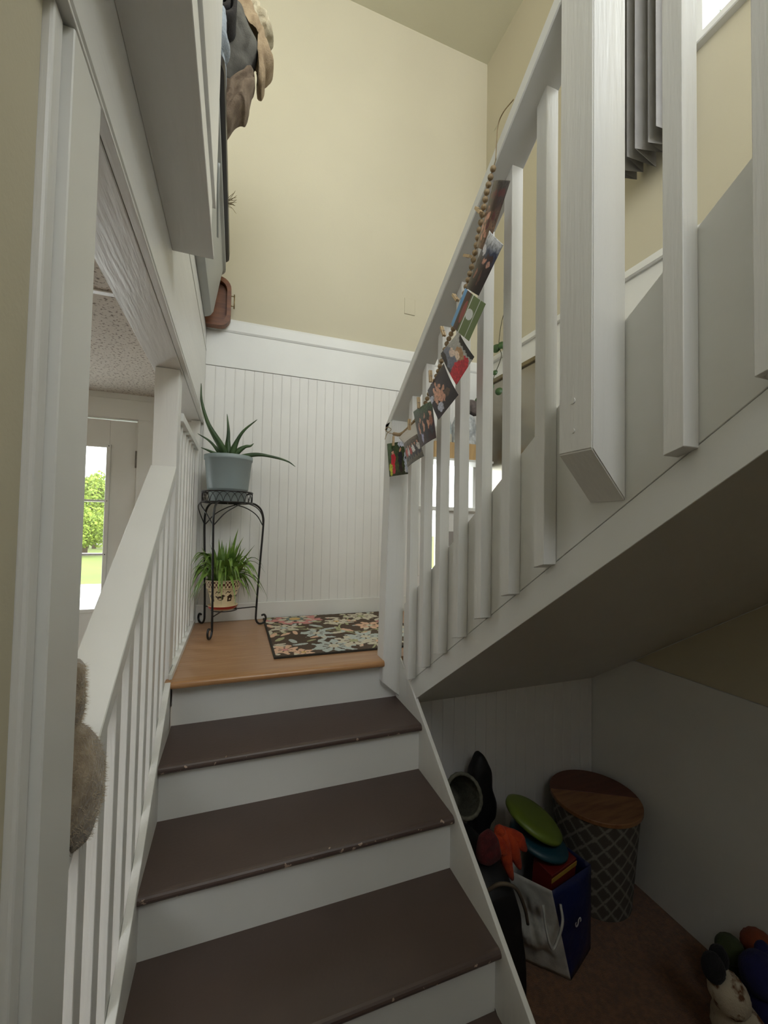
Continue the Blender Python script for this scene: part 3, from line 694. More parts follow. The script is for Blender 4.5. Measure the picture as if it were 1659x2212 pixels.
card('photo_print', 'photo print of a crowded dark group shot, clipped highest on the bead garland', xq(0, [(-0.867, 1.568), (-0.938, 1.51), (-0.841, 1.386), (-0.785, 1.435)]),
     people([(70, 62, 60), (60, 40, 38), (120, 90, 70), (110, 85, 65)], [(random.Random(i).uniform(0.1, 0.9), random.Random(i + 50).uniform(0.15, 0.85), 0.09, 0.06, (190, 135, 115) if i % 2 else (90, 40, 40)) for i in range(14)], 1, 0.25), PG, 0.006)
card('photo_print', 'dark photo print with a blue and white corner clipped to the garland', xq(1, [(-0.854, 1.437), (-0.919, 1.353), (-0.809, 1.276), (-0.742, 1.336)]),
     people([(225, 228, 235), (52, 62, 92), (48, 32, 34), (38, 22, 24), (42, 26, 26)], [(0.22, 0.72, 0.16, 0.08, (205, 205, 215)), (0.7, 0.66, 0.2, 0.05, (60, 36, 40)), (0.5, 0.58, 0.09, 0.05, (180, 130, 115)), (0.75, 0.56, 0.08, 0.05, (185, 140, 125)), (0.28, 0.33, 0.07, 0.09, (150, 90, 80)), (0.6, 0.3, 0.05, 0.12, (90, 55, 50))], 2, 0.2), PG)
card('photo_print', 'photo print of a green playing field with white yard lines and blue edge', xq(2, [(-0.737, 1.338), (-0.847, 1.233), (-0.765, 1.163), (-0.655, 1.264)]),
     lambda u, v, i, j: np.array(srgb(96, 160, 214)) if u < 0.16 else (np.array(srgb(238, 240, 244)) if (abs(((u * 3.1) % 1) - 0.5) < 0.03 and u > 0.45) or (((u - 0.62) / 0.15) ** 2 + ((v - 0.55) / 0.14) ** 2 < 1 and (i + j) % 5) else (np.array(srgb(170, 80, 80)) if ((u - 0.35) / 0.09) ** 2 + ((v - 0.5) / 0.3) ** 2 < 1 and (i * 7 + j * 3) % 4 else (np.array(srgb(80, 55, 48)) if u < 0.42 else np.array(srgb(112, 128, 84))))), PG)
card('photo_print', 'photo print of two people embracing, one in a bright red top', xq(3, [(-0.707, 1.218), (-0.797, 1.104), (-0.701, 1.053), (-0.595, 1.193)]),
     people([(190, 190, 186), (170, 168, 165), (60, 52, 55)], [(0.62, 1.0, 0.5, 0.16, (34, 28, 32)), (0.34, 0.26, 0.34, 0.26, (120, 124, 140)), (0.82, 0.30, 0.20, 0.52, (206, 40, 58)), (0.55, 0.66, 0.22, 0.14, (180, 140, 104)), (0.50, 0.56, 0.12, 0.12, (238, 214, 196)), (0.30, 0.44, 0.14, 0.12, (235, 212, 198)), (0.1, 0.0, 0.4, 0.16, (40, 30, 34))], 3, 0.08), PG)
card('photo_print', 'dark photo print of three friends crouching close together in black tops', xq(4, [(-0.619, 1.151), (-0.716, 1.018), (-0.592, 0.971), (-0.506, 1.096)]),
     people([(40, 30, 38), (44, 32, 40), (52, 36, 44)], [(0.5, 0.42, 0.26, 0.09, (214, 160, 136)), (0.42, 0.26, 0.24, 0.07, (218, 166, 142)), (0.62, 0.55, 0.18, 0.07, (205, 150, 128)), (0.5, 0.65, 0.07, 0.06, sk), (0.3, 0.55, 0.07, 0.06, sk), (0.2, 0.42, 0.07, 0.06, sk), (0.8, 0.28, 0.13, 0.13, (190, 192, 210)), (0.4, 0.08, 0.12, 0.1, (195, 198, 215)), (0.68, 0.72, 0.1, 0.1, (96, 70, 56))], 4, 0.12), PG)
card('photo_print', 'photo print of a group in black under green leaves', xq(5, [(-0.387, 1.05), (-0.543, 1.049), (-0.584, 0.913), (-0.461, 0.899)]),
     people([(72, 98, 66), (60, 72, 52), (58, 34, 44), (52, 22, 34), (60, 30, 34)], fig(0.3, 0.28, 1.1, (30, 24, 28), (170, 170, 205)) + fig(0.58, 0.3, 1.2, (26, 22, 28), (40, 36, 46)) + fig(0.85, 0.34, 1.1, (150, 96, 76)) + [(0.2, 0.45, 0.05, 0.16, sk), (0.45, 0.47, 0.05, 0.15, sk), (0.72, 0.45, 0.05, 0.14, sk)], 5, 0.2), PG)
card('photo_print', 'photo print of a standing group with red and white shirts', xq(4, [(-0.289, 0.947), (-0.419, 0.96), (-0.485, 0.867), (-0.339, 0.846)]),
     people([(120, 106, 90), (70, 58, 50), (110, 100, 88), (96, 90, 80)], sum([fig(0.14 + 0.15 * k, 0.34 + 0.02 * (k % 2), 1.05, [(190, 50, 45), (214, 208, 206), (180, 60, 60), (224, 222, 220), (60, 50, 52), (200, 195, 190)][k], (50, 50, 60)) for k in range(6)], []), 6, 0.15), PG)
# the lowest ones swing out in front of the newel post
def yq(y, pts): return [(x, y, z) for x, z in pts]
card('photo_print', 'photo print of football players in red, black and white jerseys, lowest on the garland', yq(-0.135, [(0.829, 0.975), (0.938, 1.000), (0.945, 0.851), (0.842, 0.831)]),
     people([(64, 84, 44), (58, 74, 40), (72, 84, 46), (60, 64, 44)], [(0.72, 0.94, 0.3, 0.12, (196, 200, 214))] + fig(0.2, 0.28, 1.25, (196, 36, 52), (188, 66, 70)) + fig(0.52, 0.3, 1.35, (34, 32, 46), (56, 40, 44)) + fig(0.78, 0.3, 1.35, (200, 206, 222), (200, 206, 222)) + [(0.755, 0.5, 0.025, 0.05, (40, 40, 60)), (0.815, 0.5, 0.025, 0.05, (40, 40, 60)), (0.74, 0.1, 0.02, 0.08, (235, 235, 235)), (0.86, 0.1, 0.02, 0.08, (235, 235, 235)), (0.08, 0.2, 0.06, 0.2, (176, 176, 60))], 7, 0.18), PG, 0.006)
card('photo_print', 'blank white back of a print clipped between two group photos', [(0.856, -0.19, 0.992), (0.852, -0.401, 1.022), (0.848, -0.44, 0.958), (0.856, -0.27, 0.945)],
     lambda u, v, i, j: np.array(srgb(222, 216, 206)) * (1 - 0.12 * ((i // 3 + j) % 9 == 0 and 0.2 < u < 0.5)), PG, 0.002, 24, 20)
PINS = [(0.852, -0.807, 1.525), (0.849, -0.755, 1.424), (0.846, -0.691, 1.331), (0.842, -0.619, 1.256), (0.840, -0.537, 1.135), (0.836, -0.451, 1.066), (0.840, -0.359, 1.008), (0.850, -0.143, 0.985)]
PD = [(-0.3, -0.4), (-0.5, -0.35), (-0.4, -0.5), (-0.3, -0.6), (-0.1, -0.9), (-0.1, -0.9), (-0.05, -0.95), (0.0, -1.0)]
PLB = ['beside the highest dark print', 'over the print with a blue and white corner', 'over the green playing field print', 'above the red top print', 'over the dark print of three friends', 'over the group under green leaves', 'on the blank white print', 'over the football players print']
for i, (p, dd) in enumerate(zip(PINS, PD)):
    p = Vector(p); d = Vector((0, dd[0], dd[1])).normalized(); sd = Vector((0, -d.z, d.y))
    if i == 7: d = Vector((0, 0, -1)); sd = Vector((1, 0, 0))
    nr = Vector((-1, 0, 0)) if i < 7 else Vector((0, -1, 0))
    pe = tag(empty('clothespin', p), 'small pale wooden clothespin ' + PLB[i], 'clothespin', 'clothespins on the bead garland')
    for off in (-0.0030, 0.0034):
        bm = bmesh.new(); bmesh.ops.create_cube(bm, size=1.0)
        mt = Matrix.Identity(4)
        for r_, (ax, ln) in enumerate(((d, 0.042), (sd, 0.0075), (nr, 0.0045))):
            for q_ in range(3): mt[q_][r_] = ax[q_] * ln
        bm.transform(Matrix.Translation(p + nr * (off + 0.006)) @ mt); frombm('prong', bm, M['pin'], pe)
    V, F = tube_data([p + nr * 0.001 - sd * 0.0045, p + nr * 0.011 - sd * 0.0045, p + nr * 0.011 + sd * 0.0045, p + nr * 0.001 + sd * 0.0045], 0.0009, 5); newmesh('spring', V, F, mat('steel_spring', (0.4, 0.38, 0.34), 0.3, metal=1.0) if i == 0 else bpy.data.materials['steel_spring'], pe)
    adopt(pe)

# ------------------------------------------------------------------ storage on the left ledge
def lump(name, outline, y0, y1, m, par=None, rings=10, wob=0.008, fr=16, seed=0, shrink=0.22, sub=0, fold=0.0, fdir=(1.0, 0.6), fk=60.0):
    """soft folded bundle: closed outline in (x,z) carried along y, rounded and creased at both ends"""
    P = crv([(x, 0, z) for x, z in outline] + [(outline[0][0], 0, outline[0][1])], 6)[:-1]
    c = sum(P, Vector()) / len(P); n = len(P); V = []; F = []
    def put(q):
        dv = noise.noise_vector(Vector((q.x * fr, q.y * fr * 0.5 + seed * 7, q.z * fr))) * wob
        if fold:
            ph = fk * (fdir[0] * q.x + fdir[1] * q.z) + 2.2 * noise.noise(Vector((q.x * 9, seed, q.z * 9)))
            dv += Vector((0.3, -1, 0.2)) * fold * (abs(math.sin(ph)) - 0.5)
        V.append(q + dv)
    nc = 12
    lay = [(y0 - 0.010 * (1 - k / nc) ** 1, 0.1 + 0.72 * k / nc) for k in range(nc)]
    for r in range(rings):
        t = r / (rings - 1.0); lay.append((y0 + (y1 - y0) * t, 1 - shrink * abs(2 * t - 1) ** 4))
    lay += [(y1 + 0.010 * (k + 1) / nc, 0.82 - 0.72 * (k + 1) / nc) for k in range(nc)]
    for y, k in lay:
        for p in P:
            q = c + (p - c) * k; put(Vector((q.x, y, q.z)))
    R_ = len(lay)
    for r in range(R_ - 1):
        for i in range(n): F.append((r * n + i, r * n + (i + 1) % n, (r + 1) * n + (i + 1) % n, (r + 1) * n + i))
    F.append(tuple(range(n))[::-1]); F.append(tuple((R_ - 1) * n + i for i in range(n)))
    return newmesh(name, V, F, m, par, True)
fab = lambda n, c, c2=None: mat(n, c, 0.95, 0.3, 26, 0.7, 220, col2=c2, sheen=0.04)
tote = tag(empty('storage_tote', (-0.2, 0.25, 1.827)), 'light grey plastic storage tote on the white ledge with a black lid', 'tote')
M['tote'] = mat('light_grey_plastic', (0.44, 0.455, 0.44), 0.4, 0.05, 4, 0.03, 80)
M['lid'] = mat('black_lid_plastic', (0.010, 0.008, 0.010), 0.35, 0.3, 20)
def rrect(x0, x1, y0, y1, r, n=6):
    pts = []
    for cx, cy, a0 in ((x1 - r, y0 + r, -PI / 2), (x1 - r, y1 - r, 0), (x0 + r, y1 - r, PI / 2), (x0 + r, y0 + r, PI)):
        for k in range(n + 1): pts.append((cx + r * math.cos(a0 + PI / 2 * k / n), cy + r * math.sin(a0 + PI / 2 * k / n)))
    return pts
def stacked(name, layers, m, par):
    """layers: (x0,x1,y0,y1,r,z) rounded rectangles joined into one shell"""
    V = []; F = []; n = None
    for (x0, x1, y0, y1, r, z) in layers:
        ps_ = rrect(x0, x1, y0, y1, r); n = len(ps_); V += [(x, y, z) for x, y in ps_]
    for j in range(len(layers) - 1):
        for i in range(n): F.append((j * n + i, j * n + (i + 1) % n, (j + 1) * n + (i + 1) % n, (j + 1) * n + i))
    F.append(tuple(range(n))[::-1]); F.append(tuple((len(layers) - 1) * n + i for i in range(n)))
    return newmesh(name, V, F, m, par, True)
tb = stacked('body', [(-0.42, 0.050, -0.30, 0.80, 0.06, 1.827), (-0.425, 0.060, -0.31, 0.82, 0.07, 1.85), (-0.44, 0.098, -0.34, 0.845, 0.09, 2.08), (-0.445, 0.104, -0.345, 0.85, 0.09, 2.11), (-0.45, 0.118, -0.355, 0.86, 0.09, 2.115), (-0.45, 0.118, -0.355, 0.86, 0.09, 2.155)], M['tote'], tote)
md = tb.modifiers.new('e', 'EDGE_SPLIT')
stacked('lid', [(-0.455, 0.124, -0.36, 0.775, 0.05, 2.157), (-0.46, 0.136, -0.365, 0.785, 0.05, 2.163), (-0.46, 0.139, -0.365, 0.785, 0.05, 2.196), (-0.45, 0.130, -0.355, 0.775, 0.05, 2.203)], M['lid'], tote).modifiers.new('e', 'EDGE_SPLIT')
tube('handle_rib', crv([(0.112, -0.06, 2.06), (0.108, 0.02, 2.00), (0.104, 0.12, 1.965), (0.100, 0.24, 1.955)], 6), 0.005, M['tote'], tb, 6)
adopt(tote)
BG = 'folded blankets piled on the tote'
tag(lump('blanket', [(-0.30, 2.212), (0.049, 2.212), (0.098, 2.218), (0.136, 2.235), (0.171, 2.285), (0.188, 2.312), (0.212, 2.326), (0.224, 2.376), (0.237, 2.452), (0.232, 2.485), (0.190, 2.435), (0.140, 2.355), (0.05, 2.365), (-0.30, 2.365)], -0.10, 0.05, fab('taupe_blanket_fabric', (0.21, 0.155, 0.105), (0.13, 0.09, 0.06)), wob=0.012, fr=16, seed=1, fold=0.026, fdir=(1.0, -0.45), fk=75), 'brown taupe blanket with deep folds, lowest of the pile on the tote', 'blanket', BG)
tag(lump('blanket', [(-0.25, 2.372), (0.05, 2.372), (0.134, 2.366), (0.180, 2.435), (0.222, 2.50), (0.243, 2.545), (0.250, 2.595), (0.232, 2.642), (0.200, 2.698), (0.166, 2.735), (0.10, 2.745), (-0.25, 2.745)], -0.10, 0.03, fab('grey_fleece', (0.105, 0.10, 0.085), (0.065, 0.06, 0.05)), wob=0.010, seed=2, fold=0.012, fdir=(1.0, 0.5), fk=26), 'dark grey fleece blanket folded over between the brown and the tan ones', 'blanket', BG)
tag(lump('blanket', [(0.12, 2.80), (0.183, 2.83), (0.223, 2.766), (0.269, 2.682), (0.298, 2.601), (0.312, 2.576), (0.295, 2.548), (0.276, 2.528), (0.281, 2.49), (0.268, 2.458), (0.252, 2.49), (0.268, 2.59), (0.250, 2.665), (0.20, 2.745), (0.12, 2.752)], -0.08, 0.06, fab('tan_blanket_fabric', (0.36, 0.27, 0.165), (0.24, 0.17, 0.10)), wob=0.006, seed=3, fold=0.008, fdir=(1.0, -0.5), fk=70), 'tan blanket hanging over the outside of the grey fleece', 'blanket', BG)
tag(lump('blanket', [(0.12, 2.95), (0.21, 2.926), (0.237, 2.885), (0.276, 2.828), (0.303, 2.797), (0.298, 2.763), (0.28, 2.734), (0.254, 2.755), (0.223, 2.80), (0.16, 2.86)], -0.01, 0.10, fab('cream_shaggy_fabric', (0.56, 0.50, 0.36), (0.34, 0.29, 0.19)), wob=0.020, fr=34, seed=4, fold=0.006), 'cream shaggy throw on top of the tan blanket', 'blanket', BG)
# rolled charcoal blanket: a spiral seen from its end
pts = []; th = np.linspace(0.6, 2 * PI * 2.4, 70)
sv = [(0.112 + 0.0040 * a * math.cos(a) * 0.9, 2.565 + 0.0046 * a * math.sin(a)) for a in th]
V = []; F = []
for (yv) in np.linspace(-0.21, -0.115, 6):
    for i, (x, z) in enumerate(sv):
        V.append(Vector((x, yv, z)) + noise.noise_vector(Vector((x * 14, yv * 6, z * 14))) * 0.008)
n = len(sv)
for j in range(5):
    for i in range(n - 1): F.append((j * n + i, j * n + i + 1, (j + 1) * n + i + 1, (j + 1) * n + i))
ro = newmesh('blanket', V, F, fab('charcoal_blanket_fabric', (0.030, 0.026, 0.024), (0.018, 0.015, 0.014)), None, True)
md = ro.modifiers.new('thick', 'SOLIDIFY'); md.thickness = 0.013; md.offset = 0
tag(ro, 'charcoal blanket rolled into a spiral at the top of the pile', 'blanket', BG)
tag(lump('cloth', [(-0.2, 2.222), (0.105, 2.218), (0.125, 2.228), (0.135, 2.25), (0.125, 2.29), (0.119, 2.336), (0.136, 2.36), (0.130, 2.433), (0.11, 2.47), (0.049, 2.49), (-0.2, 2.45)], -0.28, -0.16, fab('pale_blue_grey_cloth', (0.42, 0.46, 0.50), (0.30, 0.34, 0.38)), wob=0.014, fr=26, seed=6, fold=0.02, fdir=(0.6, 1.0), fk=70), 'pale blue grey cloth crumpled in front of the blankets', 'cloth')
# wooden serving tray standing on edge at the end of the ledge
tr_ = tag(empty('serving_tray', (-0.1, 0.92, 1.827)), 'reddish wooden serving tray with brass handle standing on edge on the ledge', 'tray')
M['walnut'] = mat('red_brown_wood', (0.20, 0.075, 0.028), 0.45, 0.2, 8, 0.1, 60, (0.6, 2, 6), col2=(0.13, 0.045, 0.018))
def tray_shell(o_, i_, yf, yb, rim, m, par):
    """rounded-rectangle tray standing upright, open side facing -y"""
    A = rrect(*o_); B = rrect(*i_); n = len(A); V = []; F = []
    V += [(x, yb, z) for x, z in A]; V += [(x, yf, z) for x, z in A]; V += [(x, yf, z) for x, z in B]; V += [(x, yf + rim, z) for x, z in B]
    for j in range(3):
        for i in range(n): F.append((j * n + i, j * n + (i + 1) % n, (j + 1) * n + (i + 1) % n, (j + 1) * n + i))
    F.append(tuple(range(n))); F.append(tuple(3 * n + i for i in range(n)))
    bm = bmesh.new(); vs = [bm.verts.new(v) for v in V]
    for f in F: bm.faces.new([vs[i] for i in f])
    bmesh.ops.recalc_face_normals(bm, faces=bm.faces); return frombm('tray_body', bm, m, par)
tbd = tray_shell((-0.26, 0.150, 1.828, 2.135, 0.07), (-0.235, 0.126, 1.853, 2.110, 0.055), 0.88, 0.935, 0.035, M['walnut'], tr_)
M['brass'] = mat('dull_brass', (0.30, 0.22, 0.10), 0.35, metal=0.9)
tube('handle', [(0.150, 0.905, 2.035), (0.166, 0.905, 2.035)], 0.0028, M['brass'], tbd); tube('handle', [(0.150, 0.905, 1.972), (0.166, 0.905, 1.972)], 0.0028, M['brass'], tbd)
tube('handle_grip', [(0.168, 0.905, 2.048), (0.168, 0.905, 1.958)], 0.0034, M['brass'], tbd)
adopt(tr_)
# dried grass sprig lying out over the lid's edge
sg = tag(empty('dried_sprig', (0.13, 0.12, 2.19)), 'wispy dried grass sprig poking out over the black lid', 'dried grass')
M['dry'] = mat('dried_grass', (0.26, 0.19, 0.09), 0.9, 0.3, 30)
rs = random.Random(3)
for i in range(16):
    a = rs.uniform(-0.5, 0.9)
    p0 = Vector((0.118, 0.34, 2.2)); p2 = Vector((0.158 + 0.02 * rs.random(), 0.30 + 0.05 * rs.uniform(-1, 1), 2.16 + 0.07 * rs.random())); pm = (p0 + p2) / 2 + Vector((0.004, 0, 0.012 * rs.uniform(-1, 1)))
    tube('stem', crv([p0, pm, p2], 4), [0.0011] * 8 + [0.0005], M['dry'], sg, 4)
adopt(sg)

# ------------------------------------------------------------------ things by the landing window
tag(box('wall_shelf', 1.50, 1.985, 0.74, D - 0.016, 1.085, 1.10, M['white'], None, 0.002), 'thin white shelf across the landing window', 'shelf')
wbx = tag(empty('wooden_box', (1.72, 0.82, 1.1015)), 'shallow light wooden box on the shelf at the landing window', 'box')
M['pine'] = mat('light_pine', (0.50, 0.33, 0.15), 0.5, 0.15, 8, 0.1, 60, (6, 1, 1))
box('front_board', 1.52, 1.915, 0.775, 0.787, 1.1015, 1.222, M['pine'], wbx, 0.0015); box('back_board', 1.52, 1.915, 0.90, 0.912, 1.1015, 1.222, M['pine'], wbx, 0.0015)
box('end_board', 1.52, 1.532, 0.787, 0.90, 1.1015, 1.222, M['pine'], wbx, 0.001); box('end_board', 1.903, 1.915, 0.787, 0.90, 1.1015, 1.222, M['pine'], wbx, 0.001)
box('bottom_board', 1.532, 1.903, 0.787, 0.90, 1.1015, 1.11, M['pine'], wbx)
adopt(wbx)
jar = tag(empty('glass_jar', (1.63, 0.84, 1.1105)), 'pale glass jar standing in the wooden box', 'jar')
M['frost'] = mat('pale_blue_glass', (0.50, 0.56, 0.56), 0.12, 0.4, 22, 0.3, 40, col2=(0.30, 0.36, 0.37))
lathe('jar_body', [(0, 0), (0.045, 0), (0.05, 0.01), (0.052, 0.22), (0.045, 0.26), (0.038, 0.28), (0.038, 0.31), (0.034, 0.31), (0.034, 0.27), (0, 0.02)], (1.63, 0.84, 1.1105), M['frost'], jar, 28)
lathe('label_band', [(0.0525, 0.07), (0.0532, 0.075), (0.0532, 0.17), (0.0525, 0.175)], (1.63, 0.84, 1.1105), mat('faded_paper', (0.6, 0.56, 0.46), 0.8), jar, 28)
adopt(jar)
bg_ = tag(lump('plastic_bag', [(1.70, 1.112), (1.80, 1.112), (1.86, 1.115), (1.885, 1.25), (1.87, 1.42), (1.80, 1.46), (1.72, 1.42), (1.69, 1.25)], 0.80, 0.885, mat('crinkled_clear_plastic', (0.62, 0.64, 0.64), 0.18, 0.5, 26, 0.9, 40, col2=(0.33, 0.35, 0.36)), wob=0.014, fr=30, seed=9), 'crinkled silvery plastic bag stuffed in the wooden box', 'bag')
ht = tag(lump('knit_hat', [(1.775, 1.47), (1.83, 1.455), (1.88, 1.45), (1.915, 1.47), (1.90, 1.52), (1.86, 1.56), (1.80, 1.55)], 0.79, 0.88, fab('dark_grey_knit', (0.07, 0.06, 0.055), (0.16, 0.13, 0.12)), wob=0.008, fr=30, seed=12), 'dark grey knitted hat resting on the plastic bag', 'hat')
# pothos in a hanging pot on the right wall; its vines trail down
pv = tag(empty('pothos_plant', (1.93, 0.72, 1.58)), 'trailing pothos vines with dark green leaves beside the landing window', 'plant')
M['pothos'] = mat('pothos_leaf', (0.05, 0.11, 0.03), 0.4, 0.3, 20, col2=(0.028, 0.065, 0.02))
M['vine'] = mat('pothos_stem', (0.06, 0.06, 0.03), 0.6)
def heart(c, r, nrm, up, par):
    c = Vector(c); nrm = Vector(nrm).normalized(); up = Vector(up).normalized(); sd = up.cross(nrm).normalized(); V = [c]; F = []
    for k in range(14):
        a = 2 * PI * k / 14; q = r * (1 - 0.35 * math.sin(a)) * (1.0 if abs(math.cos(a)) > 0.12 or math.sin(a) > 0 else 1.25)
        V.append(c + sd * q * math.cos(a) * 0.85 + up * q * math.sin(a) + nrm * 0.12 * r * math.cos(a) ** 2)
    for k in range(14): F.append((0, 1 + k, 1 + (k + 1) % 14))
    o = newmesh('leaf', V, F, M['pothos'], par, True); m_ = o.modifiers.new('t', 'SOLIDIFY'); m_.thickness = 0.0008; return o
tube('vine', crv([(1.985, 0.57, 2.24), (1.98, 0.60, 2.19), (1.98, 0.655, 2.10), (1.98, 0.685, 1.95), (1.98, 0.655, 1.85), (1.98, 0.735, 1.74), (1.97, 0.76, 1.66), (1.96, 0.80, 1.60)], 6), 0.0026, M['vine'], pv, 6)
tube('vine', crv([(1.985, 0.57, 2.24), (1.985, 0.59, 2.12), (1.985, 0.60, 1.98), (1.985, 0.61, 1.88)], 6), 0.0022, M['vine'], pv, 6)
tube('stem_support', [(2.048, 0.56, 2.25), (1.985, 0.57, 2.24)], 0.003, M['iron'], pv, 6)
for c, r in (((1.97, 0.70, 1.935), 0.036), ((1.968, 0.635, 1.93), 0.030), ((1.975, 0.60, 1.90), 0.025), ((1.955, 0.83, 1.63), 0.036), ((1.93, 0.86, 1.59), 0.034), ((1.965, 0.76, 1.665), 0.030), ((1.96, 0.65, 1.60), 0.03), ((1.975, 0.72, 1.76), 0.022)):
    heart(c, r, (-0.75, -0.6, 0.2), (0.15, 0.1, 0.9), pv)
adopt(pv)
mr = tag(empty('mirror', (2.04, 0.6, 0.85)), 'tall mirror in an olive tan wooden frame on the wall by the landing window', 'mirror')
M['olive'] = mat('olive_tan_wood', (0.22, 0.17, 0.08), 0.5, 0.25, 10, 0.1, 60, (4, 4, 0.5))
box('frame', 2.012, 2.049, 0.855, 0.885, 0.72, 1.74, M['olive'], mr, 0.004); box('frame', 2.012, 2.049, 0.30, 0.33, 0.72, 1.74, M['olive'], mr, 0.004)
box('frame', 2.012, 2.049, 0.33, 0.855, 1.71, 1.74, M['olive'], mr, 0.004); box('frame', 2.012, 2.049, 0.33, 0.855, 0.72, 0.75, M['olive'], mr, 0.004)
box('mirror_glass', 2.030, 2.045, 0.33, 0.855, 0.75, 1.71, mat('dim_mirror_glass', (0.34, 0.31, 0.25), 0.25, 0.05, 3, metal=0.8), mr)
adopt(mr)

# ------------------------------------------------------------------ things stored in the nook
HX, HY = 1.83, -0.305
hp = tag(empty('laundry_hamper', (HX, HY, ZF)), 'round lattice patterned hamper with a two tone wooden lid in the nook corner', 'hamper')
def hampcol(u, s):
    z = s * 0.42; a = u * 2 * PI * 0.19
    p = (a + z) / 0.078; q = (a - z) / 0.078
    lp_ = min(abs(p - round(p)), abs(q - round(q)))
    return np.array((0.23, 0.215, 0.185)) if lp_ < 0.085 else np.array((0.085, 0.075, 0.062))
nh = 70; hprof = [(0.150 + 0.035 * i / nh, 0.42 * i / nh) for i in range(nh + 1)]
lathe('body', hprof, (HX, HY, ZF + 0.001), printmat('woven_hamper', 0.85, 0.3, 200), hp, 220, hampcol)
lathe('base', [(0, 0.0), (0.148, 0.0), (0.150, 0.012), (0, 0.012)], (HX, HY, ZF + 0.001), M['soil'], hp, 48)
# lid: two boards glued side by side
def halfdisc(name, side, m):
    a0 = -0.50
    rng_ = np.linspace(0.06, PI - 0.06, 28) if side > 0 else np.linspace(PI - 0.055, 2 * PI + 0.055, 34)
    pts = [(HX + 0.195 * math.cos(a + a0), HY + 0.195 * math.sin(a + a0)) for a in rng_]
    return prism(name, pts, 'z', ZF + 0.422, ZF + 0.44, m, hp, 0.002)
halfdisc('lid_board', 1, mat('dark_red_wood', (0.115, 0.035, 0.018), 0.45, 0.2, 7, 0.1, 60, (1, 7, 1)))
halfdisc('lid_board', -1, mat('acacia_wood', (0.30, 0.145, 0.06), 0.45, 0.3, 7, 0.1, 60, (1, 7, 1), col2=(0.18, 0.075, 0.03)))
adopt(hp)
# blue and white shopping bag
sbg = tag(empty('shopping_bag', (1.42, -0.44, ZF)), 'blue and white reusable shopping bag slumped on the brown carpet', 'bag')
M['bagwhite'] = mat('white_woven_plastic', (0.55, 0.54, 0.50), 0.35, 0.3, 12, 0.8, 25, col2=(0.33, 0.33, 0.31))
M['bagblue'] = mat('navy_woven_plastic', (0.009, 0.015, 0.085), 0.35, 0.3, 12, 0.5, 30)
def bag_side(name, quad, m, nrm, par, n=9, seed=0, amp=0.012):
    A, B, Cc, Dd = [Vector(p) for p in quad]; V = []; F = []
    for j in range(n):
        for i in range(n):
            u = i / (n - 1); v = j / (n - 1); p = (A * (1 - u) + B * u) * (1 - v) + (Dd * (1 - u) + Cc * u) * v
            e = math.sin(PI * u) * math.sin(PI * min(1, v + 0.02))
            V.append(p + Vector(nrm) * (0.02 * e + amp * e * (noise.noise(Vector((u * 4, v * 4, seed))) + 0.5 * noise.noise(Vector((u * 11, v * 11, seed))))))
    for j in range(n - 1):
        for i in range(n - 1): F.append((j * n + i, j * n + i + 1, (j + 1) * n + i + 1, (j + 1) * n + i))
    o = newmesh(name, V, F, m, par, True); md_ = o.modifiers.new('t', 'SOLIDIFY'); md_.thickness = 0.002; return o
zf = ZF + 0.003
b0 = (1.285, -0.42, zf); b1 = (1.436, -0.565, zf); b2 = (1.60, -0.50, zf); b3 = (1.47, -0.31, zf)
t0 = (1.24, -0.44, -0.70); t1 = (1.345, -0.565, -0.71); t2 = (1.585, -0.515, -0.715); t3 = (1.50, -0.33, -0.68)
bag_side('side_panel', (b0, b1, t1, t0), M['bagwhite'], (-0.7, -0.7, 0), sbg, 21, 1, 0.035)
fpn = bag_side('front_panel', (b1, b2, t2, t1), M['bagblue'], (0.35, -0.93, 0), sbg, 11, 2)
bag_side('back_panel', (b2, b3, t3, t2), M['bagblue'], (0.8, 0.6, 0), sbg, 9, 3)
bag_side('back_panel', (b3, b0, t0, t3), M['bagwhite'], (-0.5, 0.8, 0), sbg, 9, 4)
newmesh('bottom_panel', [b0, b1, b2, b3], [(0, 1, 2, 3)], M['bagblue'], sbg)
tube('handle', crv([(1.30, -0.57, -0.74), (1.29, -0.60, -0.80), (1.31, -0.61, -0.86), (1.36, -0.60, -0.80), (1.37, -0.58, -0.75)], 6), 0.005, M['bagwhite'], sbg, 6)
fc = bpy.data.curves.new('letter', 'FONT'); fc.body = 'S'; fc.size = 0.052; fc.extrude = 0.0008
fo = bpy.data.objects.new('letter_tmp', fc); COL.objects.link(fo)
bpy.context.view_layer.update()
lme = bpy.data.meshes.new_from_object(fo.evaluated_get(bpy.context.evaluated_depsgraph_get())); bpy.data.objects.remove(fo)
lme.materials.clear(); lme.materials.append(mat('white_print_ink', (0.6, 0.6, 0.62), 0.5))
lo = bpy.data.objects.new('lettering', lme); COL.objects.link(lo); lo.parent = fpn
lo.matrix_basis = Matrix.Translation((1.440, -0.578, -0.842)) @ Matrix.Rotation(0.20, 4, 'Z') @ Matrix.Rotation(PI / 2, 4, 'X') @ Matrix.Rotation(-1.2, 4, 'Z')
adopt(sbg)
